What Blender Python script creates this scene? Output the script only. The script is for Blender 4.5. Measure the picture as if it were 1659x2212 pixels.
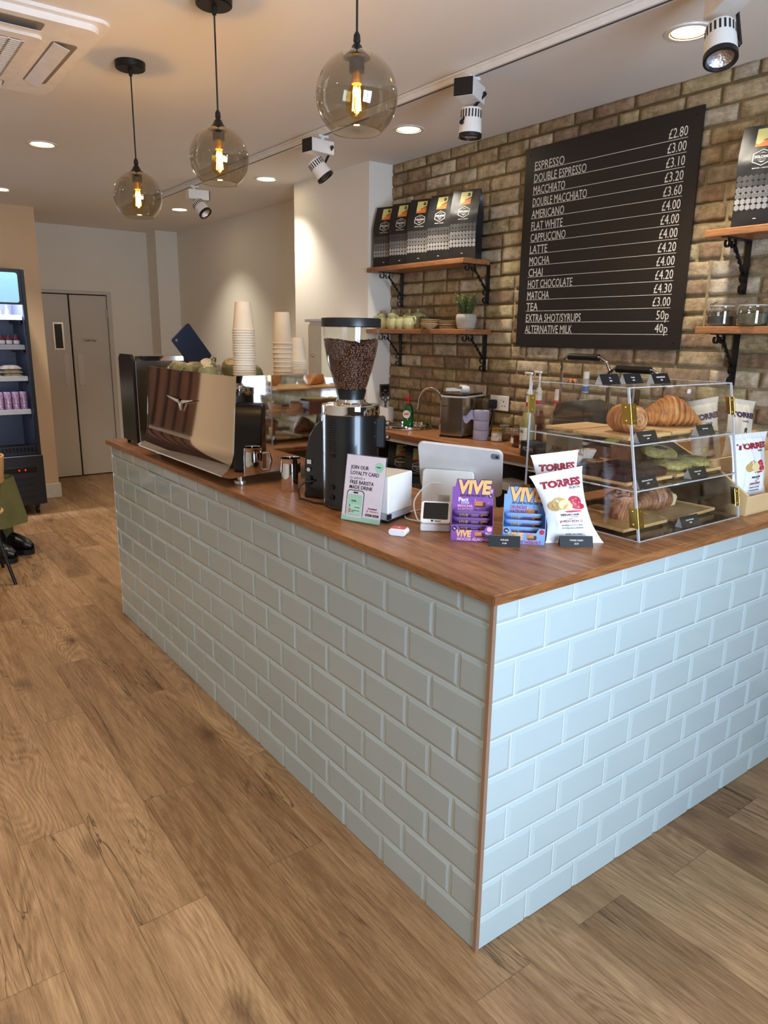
import bpy, math, random
from mathutils import Vector, Matrix, Euler, noise
PI = math.pi
rnd = random.Random(7)
for o in list(bpy.data.objects): bpy.data.objects.remove(o)
C = bpy.context.scene.collection
S = bpy.context.scene

# ---------------- camera ----------------
CAMP = Vector((-1.1435, -1.0987, 1.5587)); YAW, PIT, ROL, FPX = .64344, .23803, .01495, 1562.6
cd = bpy.data.cameras.new('camera'); cam = bpy.data.objects.new('camera', cd); C.objects.link(cam)
f_ = Vector((math.sin(YAW)*math.cos(PIT), math.cos(YAW)*math.cos(PIT), -math.sin(PIT)))
r0 = Vector((math.cos(YAW), -math.sin(YAW), 0)); u0 = r0.cross(f_)
r_ = math.cos(ROL)*r0 + math.sin(ROL)*u0; u_ = -math.sin(ROL)*r0 + math.cos(ROL)*u0
cam.matrix_world = Matrix(((r_.x, u_.x, -f_.x, CAMP.x), (r_.y, u_.y, -f_.y, CAMP.y), (r_.z, u_.z, -f_.z, CAMP.z), (0, 0, 0, 1)))
cd.sensor_fit = 'VERTICAL'; cd.sensor_height = 32.0; cd.lens = 32.0*FPX/2212; cd.clip_start = .02; cd.clip_end = 60
S.camera = cam

# ---------------- world, exposure ----------------
S.view_settings.view_transform = 'Standard'; S.view_settings.look = 'None'
S.view_settings.exposure = .85; S.view_settings.gamma = 1.0
try: S.view_settings.use_curve_mapping = False
except Exception: pass
w = bpy.data.worlds.new('daylight'); S.world = w; w.use_nodes = True
wb = w.node_tree.nodes['Background']; wb.inputs[0].default_value = (.62, .78, 1, 1); wb.inputs[1].default_value = 1.5

# ---------------- lights ----------------
def area(name, loc, rot, sx, sy, power, col, spread=None):
    l = bpy.data.lights.new(name, 'AREA'); l.shape = 'RECTANGLE'; l.size = sx; l.size_y = sy; l.energy = power; l.color = col
    if spread: l.spread = spread
    o = bpy.data.objects.new(name, l); C.objects.link(o); o.location = loc; o.rotation_euler = rot; return o
WIN = (-.85, .45, .55, 2.2)      # shop window opening in the front wall: x0, x1, z0, z1
area('daylight_through_shop_window', ((WIN[0]+WIN[1])/2, -2.42, (WIN[2]+WIN[3])/2), (PI/2, 0, 0), WIN[1]-WIN[0], WIN[3]-WIN[2], 98, (.60, .76, 1))
WARM = (1, .91, .78)
def spot(loc, power, size=1.8, blend=.8, col=WARM, rad=.04, rot=(0, 0, 0)):
    l = bpy.data.lights.new('downlight_lamp', 'SPOT'); l.energy = power; l.color = col; l.spot_size = size; l.spot_blend = blend; l.shadow_soft_size = rad
    o = bpy.data.objects.new('downlight_lamp', l); C.objects.link(o); o.location = loc; o.rotation_euler = rot; return o

# ---------------- helpers ----------------
def lin(c):
    return tuple(((v/255)/12.92 if v/255 <= .04045 else ((v/255+.055)/1.055)**2.4) for v in c)
_m = {}
def mat(name, col, rough=.5, metal=0, var=0, vscale=20, bump=0, bscale=60, emit=None, es=1, spec=None, coat=0, alpha=None, sheen=0):
    """procedural principled material; col is sRGB 0-255"""
    if name in _m: return _m[name]
    m = bpy.data.materials.new(name); m.use_nodes = True; nt = m.node_tree; b = nt.nodes['Principled BSDF']
    c = lin(col); b.inputs['Base Color'].default_value = (*c, 1); b.inputs['Roughness'].default_value = rough; b.inputs['Metallic'].default_value = metal
    if spec is not None: b.inputs['Specular IOR Level'].default_value = spec
    if coat: b.inputs['Coat Weight'].default_value = coat
    if emit: b.inputs['Emission Color'].default_value = (*lin(emit), 1); b.inputs['Emission Strength'].default_value = es
    tc = nt.nodes.new('ShaderNodeTexCoord')
    n = nt.nodes.new('ShaderNodeTexNoise'); n.inputs['Scale'].default_value = vscale; n.inputs['Detail'].default_value = 4
    nt.links.new(tc.outputs['Object'], n.inputs['Vector'])
    v = var if var else .04
    r = nt.nodes.new('ShaderNodeValToRGB'); r.color_ramp.elements[0].position = .3; r.color_ramp.elements[1].position = .7
    r.color_ramp.elements[0].color = (*[max(0, x*(1-v)) for x in c], 1); r.color_ramp.elements[1].color = (*[min(1, x*(1+v)) for x in c], 1)
    nt.links.new(n.outputs['Fac'], r.inputs['Fac']); nt.links.new(r.outputs['Color'], b.inputs['Base Color'])
    if bump:
        n2 = nt.nodes.new('ShaderNodeTexNoise'); n2.inputs['Scale'].default_value = bscale; n2.inputs['Detail'].default_value = 5
        nt.links.new(tc.outputs['Object'], n2.inputs['Vector'])
        bp = nt.nodes.new('ShaderNodeBump'); bp.inputs['Strength'].default_value = 1; bp.inputs['Distance'].default_value = bump
        nt.links.new(n2.outputs['Fac'], bp.inputs['Height']); nt.links.new(bp.outputs['Normal'], b.inputs['Normal'])
    _m[name] = m; return m
def clear(name, tint, fac=.12, rough=.02, haze=0):
    """thin clear acrylic / glass: tinted see-through with a fresnel reflection"""
    if name in _m: return _m[name]
    m = bpy.data.materials.new(name); m.use_nodes = True; nt = m.node_tree; nt.nodes.clear()
    out = nt.nodes.new('ShaderNodeOutputMaterial'); t = nt.nodes.new('ShaderNodeBsdfTransparent'); t.inputs[0].default_value = (*tint, 1)
    g = nt.nodes.new('ShaderNodeBsdfGlossy'); g.inputs['Roughness'].default_value = rough; g.inputs[0].default_value = (1, 1, 1, 1)
    fr = nt.nodes.new('ShaderNodeFresnel'); fr.inputs[0].default_value = 1.45
    # fresnel seen from inside the wall would become total; use the layer weight instead for closed shells
    lw = nt.nodes.new('ShaderNodeLayerWeight'); lw.inputs[0].default_value = .35
    mr = nt.nodes.new('ShaderNodeMapRange'); mr.inputs['To Min'].default_value = fac*.35; mr.inputs['To Max'].default_value = min(1, fac*5)
    pw = nt.nodes.new('ShaderNodeMath'); pw.operation = 'POWER'; pw.inputs[1].default_value = 2.2
    nt.links.new(lw.outputs['Facing'], pw.inputs[0]); nt.links.new(pw.outputs[0], mr.inputs['Value'])
    mx = nt.nodes.new('ShaderNodeMixShader'); nt.links.new(mr.outputs[0], mx.inputs[0]); nt.links.new(t.outputs[0], mx.inputs[1]); nt.links.new(g.outputs[0], mx.inputs[2])
    last = mx
    if haze:
        d = nt.nodes.new('ShaderNodeBsdfDiffuse'); d.inputs[0].default_value = (.8, .8, .8, 1)
        m2 = nt.nodes.new('ShaderNodeMixShader'); m2.inputs[0].default_value = haze
        nt.links.new(mx.outputs[0], m2.inputs[1]); nt.links.new(d.outputs[0], m2.inputs[2]); last = m2
    nt.links.new(last.outputs[0], out.inputs[0]); _m[name] = m; return m
def wood(name, c1, c2, axis='Y', scale=1.0, rough=.45, dark=.5, coat=0):
    """long-grained timber"""
    if name in _m: return _m[name]
    m = bpy.data.materials.new(name); m.use_nodes = True; nt = m.node_tree; b = nt.nodes['Principled BSDF']; L = nt.links
    b.inputs['Roughness'].default_value = rough; b.inputs['Coat Weight'].default_value = coat
    tc = nt.nodes.new('ShaderNodeTexCoord'); mp = nt.nodes.new('ShaderNodeMapping')
    sc = [14*scale]*3; sc['XYZ'.index(axis)] = 1.4*scale; mp.inputs['Scale'].default_value = sc
    L.new(tc.outputs['Object'], mp.inputs[0])
    n = nt.nodes.new('ShaderNodeTexNoise'); n.inputs['Scale'].default_value = 1.6; n.inputs['Detail'].default_value = 8; n.inputs['Roughness'].default_value = .62; n.inputs['Distortion'].default_value = .8
    L.new(mp.outputs[0], n.inputs['Vector'])
    n3 = nt.nodes.new('ShaderNodeTexNoise'); n3.inputs['Scale'].default_value = 14; n3.inputs['Detail'].default_value = 3
    L.new(mp.outputs[0], n3.inputs['Vector'])
    r = nt.nodes.new('ShaderNodeValToRGB'); e = r.color_ramp.elements
    e[0].position = .34; e[0].color = (*lin(c1), 1); e[1].position = .66; e[1].color = (*lin(c2), 1)
    L.new(n.outputs['Fac'], r.inputs[0])
    mx = nt.nodes.new('ShaderNodeMix'); mx.data_type = 'RGBA'; mx.blend_type = 'MULTIPLY'; mx.inputs[0].default_value = dark
    r2 = nt.nodes.new('ShaderNodeValToRGB'); r2.color_ramp.elements[0].position = .35; r2.color_ramp.elements[0].color = (.45, .4, .36, 1); r2.color_ramp.elements[1].position = .55
    L.new(n3.outputs['Fac'], r2.inputs[0]); L.new(r.outputs[0], mx.inputs[6]); L.new(r2.outputs[0], mx.inputs[7]); L.new(mx.outputs[2], b.inputs['Base Color'])
    bp = nt.nodes.new('ShaderNodeBump'); bp.inputs['Distance'].default_value = .0006; L.new(n3.outputs['Fac'], bp.inputs['Height']); L.new(bp.outputs[0], b.inputs['Normal'])
    _m[name] = m; return m

class G:
    """collects shapes into one mesh"""
    def __init__(s): s.v = []; s.f = []; s.mi = []; s.M = Matrix(); s.k = 0; s.fn = None
    def at(s, M): s.M = M; return s
    def m(s, k): s.k = k; return s
    def add(s, vs, fs):
        n = len(s.v)
        for p in vs:
            p = Vector(p)
            if s.fn: p = Vector(s.fn(p))
            s.v.append(s.M @ p)
        for f in fs: s.f.append([i+n for i in f]); s.mi.append(s.k)
        return s
    def box(s, a, b, bev=0):
        x0, y0, z0 = a; x1, y1, z1 = b
        if not bev:
            return s.add([(x0,y0,z0),(x1,y0,z0),(x1,y1,z0),(x0,y1,z0),(x0,y0,z1),(x1,y0,z1),(x1,y1,z1),(x0,y1,z1)],
                         [(0,3,2,1),(4,5,6,7),(0,1,5,4),(1,2,6,5),(2,3,7,6),(3,0,4,7)])
        d = min(bev, (x1-x0)/2.01, (y1-y0)/2.01, (z1-z0)/2.01)
        vs = []; 
        for sx in (0, 1):
            for sy in (0, 1):
                for sz in (0, 1):
                    X = (x0, x1)[sx]; Y = (y0, y1)[sy]; Z = (z0, z1)[sz]; ix = X+(d, -d)[sx]; iy = Y+(d, -d)[sy]; iz = Z+(d, -d)[sz]
                    vs += [(X, iy, iz), (ix, Y, iz), (ix, iy, Z)]
        I = lambda sx, sy, sz, k: (sx*4+sy*2+sz)*3+k
        fs = [[I(0,0,0,0),I(0,0,1,0),I(0,1,1,0),I(0,1,0,0)],[I(1,0,0,0),I(1,1,0,0),I(1,1,1,0),I(1,0,1,0)],
              [I(0,0,0,1),I(1,0,0,1),I(1,0,1,1),I(0,0,1,1)],[I(0,1,0,1),I(0,1,1,1),I(1,1,1,1),I(1,1,0,1)],
              [I(0,0,0,2),I(0,1,0,2),I(1,1,0,2),I(1,0,0,2)],[I(0,0,1,2),I(1,0,1,2),I(1,1,1,2),I(0,1,1,2)]]
        for t in (0, 1):
            for u in (0, 1):
                fs.append([I(t,u,0,0),I(t,u,1,0),I(t,u,1,1),I(t,u,0,1)]); fs.append([I(t,0,u,0),I(t,1,u,0),I(t,1,u,2),I(t,0,u,2)]); fs.append([I(0,t,u,1),I(1,t,u,1),I(1,t,u,2),I(0,t,u,2)])
                for q in (0, 1): fs.append([I(t,u,q,0),I(t,u,q,1),I(t,u,q,2)])
        return s.add(vs, fs)
    def lathe(s, prof, n=24, c=(0, 0, 0), cap=True, a0=0, a1=2*PI, ax='Z'):
        full = abs(a1-a0-2*PI) < 1e-6; k = n if full else n+1; vs = []
        for r, z in prof:
            for i in range(k):
                a = a0+(a1-a0)*i/n; q = (r*math.cos(a), r*math.sin(a), z)
                if ax == 'X': q = (q[2], q[0], q[1])
                if ax == 'Y': q = (q[0], q[2], -q[1])
                vs.append((c[0]+q[0], c[1]+q[1], c[2]+q[2]))
        fs = []
        for j in range(len(prof)-1):
            for i in range(n):
                i2 = (i+1) % k
                fs.append((j*k+i, j*k+i2, (j+1)*k+i2, (j+1)*k+i))
        if cap and full:
            if prof[0][0] > 1e-5: fs.append(tuple(range(k))[::-1])
            if prof[-1][0] > 1e-5: fs.append(tuple((len(prof)-1)*k+i for i in range(k)))
        return s.add(vs, fs)
    def cyl(s, a, b, r, r2=None, n=14, cap=True):
        a = Vector(a); b = Vector(b); return s.tube([a, b], [r, r if r2 is None else r2], n, cap)
    def tube(s, pts, r, n=10, cap=True, flat=1.0, closed=False):
        pts = [Vector(p) for p in pts]; R = r if isinstance(r, (list, tuple)) else [r]*len(pts)
        if closed: pts = pts+[pts[0], pts[1]]; R = list(R)+[R[0], R[1]]
        vs = []; up = None
        for i, p in enumerate(pts):
            t = (pts[min(i+1, len(pts)-1)]-pts[max(i-1, 0)]).normalized()
            if up is None: up = Vector((0, 0, 1)) if abs(t.z) < .9 else Vector((1, 0, 0))
            up = (up-t*up.dot(t)).normalized(); sd = t.cross(up)
            for k in range(n):
                a = 2*PI*k/n; vs.append(p+R[i]*(math.cos(a)*up*flat+math.sin(a)*sd))
        fs = []
        for i in range(len(pts)-1):
            for k in range(n): fs.append((i*n+k, i*n+(k+1) % n, (i+1)*n+(k+1) % n, (i+1)*n+k))
        if cap and not closed: fs.append(tuple(range(n))[::-1]); fs.append(tuple((len(pts)-1)*n+k for k in range(n)))
        return s.add(vs, fs)
    def ball(s, c, r, n=14, m=9, sc=(1, 1, 1)):
        pr = [(r*math.sin(PI*j/m), -r*math.cos(PI*j/m)) for j in range(m+1)]; vs = []
        for a, z in pr:
            for i in range(n): t = 2*PI*i/n; vs.append((c[0]+a*math.cos(t)*sc[0], c[1]+a*math.sin(t)*sc[1], c[2]+z*sc[2]))
        return s.add(vs, [(j*n+i, j*n+(i+1) % n, (j+1)*n+(i+1) % n, (j+1)*n+i) for j in range(m) for i in range(n)])
    def prism(s, poly, d0, d1, plane='XZ'):
        """poly (a,b) extruded along the remaining axis"""
        n = len(poly); P = {'XZ': lambda a, b, d: (a, d, b), 'XY': lambda a, b, d: (a, b, d), 'YZ': lambda a, b, d: (d, a, b)}[plane]
        return s.add([P(a, b, d0) for a, b in poly]+[P(a, b, d1) for a, b in poly],
                     [tuple(range(n)), tuple(range(2*n-1, n-1, -1))]+[(i, i+n, (i+1) % n+n, (i+1) % n) for i in range(n)])
    def grid(s, fn, nu, nv, flip=False):
        vs = [fn(i/nu, j/nv) for j in range(nv+1) for i in range(nu+1)]; k = nu+1
        fs = [(j*k+i, j*k+i+1, (j+1)*k+i+1, (j+1)*k+i) for j in range(nv) for i in range(nu)]
        if flip: fs = [f[::-1] for f in fs]
        return s.add(vs, fs)
    def text(s, t, size, x, y, sx=1.0, al='LEFT', bold=0, ext=.0002, shear=0, rot=0, wid=None):
        """lettering in the local X-Z plane facing -Y, baseline start (x, z=y)"""
        cu = bpy.data.curves.new('t', 'FONT'); cu.body = t; cu.size = size; cu.align_x = al; cu.extrude = ext; cu.offset = bold*size; cu.resolution_u = 2; cu.shear = shear
        o = bpy.data.objects.new('t', cu); me = bpy.data.meshes.new_from_object(o)
        ca, sa = math.cos(rot), math.sin(rot)
        if wid: mxx = max(v.co.x for v in me.vertices); mnn = min(v.co.x for v in me.vertices); sx = wid/(mxx-mnn)
        s.add([(x+(v.co.x*sx)*ca-v.co.y*sa, -v.co.z-ext, y+(v.co.x*sx)*sa+v.co.y*ca) for v in me.vertices], [tuple(p.vertices) for p in me.polygons])
        bpy.data.objects.remove(o); bpy.data.curves.remove(cu); bpy.data.meshes.remove(me); return s
    def build(s, name, mats, parent=None, smooth=35, bev=0, sub=0):
        me = bpy.data.meshes.new(name); me.from_pydata([tuple(v) for v in s.v], [], s.f)
        if not isinstance(mats, (list, tuple)): mats = [mats]
        for m in mats: me.materials.append(m)
        me.polygons.foreach_set('material_index', s.mi); 
        if smooth:
            me.polygons.foreach_set('use_smooth', [True]*len(me.polygons))
            try: me.set_sharp_from_angle(angle=math.radians(smooth))
            except Exception: pass
        me.update(); o = bpy.data.objects.new(name, me); C.objects.link(o)
        if parent: o.parent = parent
        if bev:
            b = o.modifiers.new('bevel', 'BEVEL'); b.width = bev; b.segments = 2; b.limit_method = 'ANGLE'; b.angle_limit = .6
        if sub: q = o.modifiers.new('sub', 'SUBSURF'); q.levels = q.render_levels = sub
        return o
def rrect(x0, y0, x1, y1, r, n=5):
    out = []
    for cx, cy, a in ((x1-r, y1-r, 0), (x0+r, y1-r, PI/2), (x0+r, y0+r, PI), (x1-r, y0+r, 1.5*PI)):
        for i in range(n+1): t = a+PI/2*i/n; out.append((cx+r*math.cos(t), cy+r*math.sin(t)))
    return out
def disc(x, y, r, n=20, ry=None): return [(x+r*math.cos(2*PI*i/n), y+(ry or r)*math.sin(2*PI*i/n)) for i in range(n)]
def thing(name, label, cat, loc=(0, 0, 0), rz=0, group=None, rot=None):
    o = bpy.data.objects.new(name, None); C.objects.link(o); o.empty_display_size = .05
    o.location = loc; o.rotation_euler = rot if rot else (0, 0, rz); o['label'] = label; o['category'] = cat
    if group: o['group'] = group
    return o
def tag(o, label, cat, group=None, kind=None):
    o['label'] = label; o['category'] = cat
    if group: o['group'] = group
    if kind: o['kind'] = kind
    return o
def struct(o): o['kind'] = 'structure'; return o
def dup(root, loc=None, rz=None, label=None, group=None, rot=None, scale=None):
    c = root.copy(); C.objects.link(c)
    if loc is not None: c.location = loc
    if rz is not None: c.rotation_euler = (0, 0, rz)
    if rot is not None: c.rotation_euler = rot
    if scale is not None: c.scale = (scale,)*3 if not isinstance(scale, tuple) else scale
    if label: c['label'] = label
    if group: c['group'] = group
    for ch in [x for x in bpy.data.objects if x.parent == root]:
        d = ch.copy(); C.objects.link(d); d.parent = c
        for g in [x for x in bpy.data.objects if x.parent == ch]:
            e = g.copy(); C.objects.link(e); e.parent = d
    return c
def T(x, y, z, rz=0, rx=0, ry=0): return Matrix.Translation((x, y, z)) @ Euler((rx, ry, rz)).to_matrix().to_4x4()
def ang(a, b): return math.atan2(b[1]-a[1], b[0]-a[0])
# ================= materials =================
M_white = mat('white_plastic', (232, 228, 222), .35); M_black = mat('black_metal', (18, 18, 19), .45, .2); M_blackp = mat('black_plastic', (16, 16, 17), .38)
M_chrome = mat('chrome', (225, 222, 218), .08, 1, var=.01); M_steel = mat('brushed_steel', (190, 186, 180), .22, 1, var=.03, vscale=6)
M_mirror = mat('polished_steel', (228, 226, 222), .035, 1, var=.01)
M_brass = mat('brass', (196, 164, 84), .3, 1, var=.05); M_paper = mat('paper_white', (240, 236, 228), .7)
M_ink = mat('black_ink', (20, 20, 22), .6); M_whiteink = mat('white_ink', (225, 220, 210), .6)
M_counter = wood('oiled_worktop_oak', (134, 86, 50), (180, 126, 80), 'Y', 1.1, .38, .55)
M_counterX = wood('oiled_worktop_oak_cross', (112, 66, 34), (158, 102, 58), 'X', 1.1, .38, .55)
M_shelf = wood('stained_shelf_wood', (132, 84, 50), (176, 120, 76), 'Y', 1.2, .4, .4)
M_pine = wood('pale_pine', (196, 150, 92), (222, 182, 124), 'X', 1.6, .55, .25)
M_wallpaint = mat('wall_paint', (236, 230, 216), .85, var=.015, vscale=2, bump=.0006, bscale=140)
M_tan = mat('tan_wall_paint', (226, 196, 158), .85, var=.015, vscale=2, bump=.0006, bscale=140)
M_ceil = mat('ceiling_paint', (236, 230, 220), .9, var=.015, vscale=1.5)
M_door = mat('door_paint', (205, 198, 186), .5, var=.02, vscale=3)

# ================= setting =================
H = 2.627; WX = 1.9; BACK = 7.25; LEFT = -3.1; FRONT = -2.3; X2 = 2.03
def floor_mat():
    m = bpy.data.materials.new('oak_laminate'); m.use_nodes = True; nt = m.node_tree; b = nt.nodes['Principled BSDF']; L = nt.links
    N = lambda t: nt.nodes.new(t)
    def ma(op, a, bb=None, c=None):
        n = N('ShaderNodeMath'); n.operation = op
        for i, q in enumerate((a, bb, c)):
            if q is None: continue
            if isinstance(q, (int, float)): n.inputs[i].default_value = q
            else: L.new(q, n.inputs[i])
        return n.outputs[0]
    tc = N('ShaderNodeTexCoord'); sp = N('ShaderNodeSeparateXYZ'); L.new(tc.outputs['Object'], sp.inputs[0])
    W_, LN = .1945, 1.27
    xs = ma('DIVIDE', ma('ADD', sp.outputs[0], .293+20*W_), W_); col = ma('FLOOR', xs); fx = ma('FRACT', xs)
    wn = N('ShaderNodeTexWhiteNoise'); wn.noise_dimensions = '1D'; L.new(col, wn.inputs['W'])
    ys = ma('ADD', ma('DIVIDE', sp.outputs[1], LN), ma('ADD', ma('ADD', ma('MULTIPLY', wn.outputs['Value'], .06), ma('MULTIPLY', ma('MODULO', ma('ADD', col, 100), 2), .535)), 20.53)); row = ma('FLOOR', ys); fy = ma('FRACT', ys)
    cb = N('ShaderNodeCombineXYZ'); L.new(col, cb.inputs[0]); L.new(row, cb.inputs[1])
    w2 = N('ShaderNodeTexWhiteNoise'); w2.noise_dimensions = '2D'; L.new(cb.outputs[0], w2.inputs['Vector'])
    # seams
    dx = ma('MULTIPLY', ma('MINIMUM', fx, ma('SUBTRACT', 1, fx)), W_); dy = ma('MULTIPLY', ma('MINIMUM', fy, ma('SUBTRACT', 1, fy)), LN)
    seam = ma('LESS_THAN', ma('MINIMUM', dx, dy), .0014)
    # grain coordinates: offset per plank, stretched along Y
    off = N('ShaderNodeVectorMath'); off.operation = 'SCALE'; off.inputs[3].default_value = 37; L.new(w2.outputs['Color'], off.inputs[0])
    ad = N('ShaderNodeVectorMath'); ad.operation = 'ADD'; L.new(tc.outputs['Object'], ad.inputs[0]); L.new(off.outputs[0], ad.inputs[1])
    def mapd(sx, sy):
        mp = N('ShaderNodeMapping'); mp.inputs['Scale'].default_value = (sx, sy, 1); L.new(ad.outputs[0], mp.inputs[0]); return mp.outputs[0]
    def noi(v, s, d, r=.6, di=0):
        n = N('ShaderNodeTexNoise'); n.inputs['Scale'].default_value = s; n.inputs['Detail'].default_value = d; n.inputs['Roughness'].default_value = r; n.inputs['Distortion'].default_value = di; L.new(v, n.inputs['Vector']); return n.outputs['Fac']
    broad = noi(mapd(16, 1.6), 1, 9, .72, .9)
    # cathedral figure: rings of a stretched noise field
    field = noi(mapd(4.6, .8), 1, 2, .5, .5)
    rings = ma('SINE', ma('MULTIPLY', field, 190)); rings = ma('MULTIPLY_ADD', rings, .5, .5)
    fine = noi(mapd(230, 9), 1, 6, .8)
    gt2 = N('ShaderNodeMapRange'); gt2.inputs['From Min'].default_value = .45; gt2.inputs['From Max'].default_value = .62; L.new(noi(mapd(5.2, .7), 1, 1), gt2.inputs[0]); gt2 = gt2.outputs[0]
    # knots
    vo = N('ShaderNodeTexVoronoi'); vo.inputs['Scale'].default_value = 1; L.new(mapd(4.3, 1.9), vo.inputs['Vector'])
    vd = ma('ADD', vo.outputs['Distance'], ma('MULTIPLY', ma('SUBTRACT', noi(mapd(26, 16), 1, 3), .5), .16))
    knot = N('ShaderNodeMapRange'); knot.inputs['From Min'].default_value = .02; knot.inputs['From Max'].default_value = .20; knot.inputs['To Min'].default_value = 1; knot.inputs['To Max'].default_value = 0; L.new(vd, knot.inputs[0])
    crack = noi(mapd(12, .8), 1, 5, .55, 1.2); ck = ma('ABSOLUTE', ma('SUBTRACT', crack, .5)); 
    ckm = N('ShaderNodeMapRange'); ckm.inputs['From Min'].default_value = 0; ckm.inputs['From Max'].default_value = .014; ckm.inputs['To Min'].default_value = 1; ckm.inputs['To Max'].default_value = 0; L.new(ck, ckm.inputs[0])
    gate = noi(mapd(2.2, 1.1), 1, 1); gt = N('ShaderNodeMapRange'); gt.inputs['From Min'].default_value = .48; gt.inputs['From Max'].default_value = .60; L.new(gate, gt.inputs[0])
    crk = ma('MULTIPLY', ckm.outputs[0], gt.outputs[0])
    t = ma('ADD', ma('MULTIPLY', broad, .40), ma('MULTIPLY', ma('MULTIPLY', rings, gt2), .075)); t = ma('ADD', t, ma('MULTIPLY', fine, .50)); t = ma('ADD', t, ma('MULTIPLY', ma('SUBTRACT', w2.outputs['Value'], .5), .09))
    r = N('ShaderNodeValToRGB'); e = r.color_ramp.elements
    e[0].position = .36; e[0].color = (*lin((110, 78, 48)), 1); e[1].position = .64; e[1].color = (*lin((178, 143, 102)), 1)
    q = e.new(.5); q.color = (*lin((148, 114, 79)), 1)
    L.new(t, r.inputs[0])
    def mul(c, f, col):
        mx = N('ShaderNodeMix'); mx.data_type = 'RGBA'; mx.blend_type = 'MIX'; L.new(f, mx.inputs[0]); L.new(c, mx.inputs[6]); mx.inputs[7].default_value = (*lin(col), 1); return mx.outputs[2]
    c = mul(r.outputs[0], ma('MULTIPLY', knot.outputs[0], .75), (70, 44, 26)); c = mul(c, ma('MULTIPLY', crk, .85), (58, 38, 24)); c = mul(c, ma('MULTIPLY', seam, .4), (70, 46, 28))
    L.new(c, b.inputs['Base Color']); b.inputs['Roughness'].default_value = .42; b.inputs['Specular IOR Level'].default_value = .35
    h = ma('SUBTRACT', ma('MULTIPLY', fine, .4), ma('ADD', ma('MULTIPLY', seam, 1.0), ma('MULTIPLY', crk, .8)))
    bp = N('ShaderNodeBump'); bp.inputs['Distance'].default_value = .0008; L.new(h, bp.inputs['Height']); L.new(bp.outputs[0], b.inputs['Normal'])
    return m
struct(G().box((LEFT-.2, FRONT-.2, -.1), (X2+.2, BACK+.2, 0)).build('floor', floor_mat(), smooth=0))
struct(G().box((LEFT-.2, FRONT-.2, H), (X2+.2, BACK+.2, H+.1)).build('ceiling', M_ceil, smooth=0))
struct(G().box((LEFT-.1, FRONT, 0), (LEFT, BACK, H)).build('wall_left', M_wallpaint, smooth=0))
g = G(); x0, x1, z0, z1 = WIN
g.box((LEFT-.1, FRONT-.1, 0), (x0, FRONT, H)); g.box((x1, FRONT-.1, 0), (X2+.2, FRONT, H)); g.box((x0, FRONT-.1, 0), (x1, FRONT, z0)); g.box((x0, FRONT-.1, z1), (x1, FRONT, H))
struct(g.build('wall_front', mat('bounce_cutting_charcoal', (66, 68, 70), .7), smooth=0))  # unseen wall, coloured dark to cut reflections and bounce on tiles and floor
g = G()
for k in range(3): xx = x0+(x1-x0)*k/2; g.box((xx-.03, FRONT-.09, z0), (xx+.03, FRONT-.03, z1))
g.box((x0, FRONT-.09, z0), (x1, FRONT-.03, z0+.05)); g.box((x0, FRONT-.09, z1-.05), (x1, FRONT-.03, z1))
win = struct(g.build('window_1', mat('dark_window_frame', (50, 52, 54), .5), smooth=0))
G().box((x0, FRONT-.062, z0), (x1, FRONT-.058, z1)).build('pane', clear('window_glass', (.97, .98, .98), .1), win, smooth=0)
# back wall with door opening
DX0, DX1, DH = .46, 1.36, 1.985
g = G(); g.box((.46, BACK, DH), (DX1, BACK+.1, H)); g.box((DX1, BACK, 0), (X2+.1, BACK+.1, H)); g.box((1.79, BACK-.28, 0), (X2, BACK, H))
g.box((LEFT, BACK, 0), (.46, BACK+.1, H))
struct(g.build('wall_back', M_wallpaint, smooth=0))
struct(G().box((LEFT, 6.27, 0), (.45, BACK, H)).build('wall_back_left', M_tan, smooth=0))
struct(G().box((-.6, 6.255, 0), (.465, 6.27, .14), .004).box((.45, 6.256, 0), (.465, BACK, .14), .004).build('baseboard_back_left', mat('white_gloss', (224, 218, 206), .4), smooth=0))
struct(G().box((X2, 3.86, 0), (X2+.1, BACK, H)).build('wall_right_rear', M_wallpaint, smooth=0))
struct(G().box((1.71, 2.915, 0), (X2+.1, 3.86, H)).build('wall_pier', mat('pier_paint', (238, 232, 220), .85, var=.015, vscale=2, bump=.0006, bscale=140), smooth=0))

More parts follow.
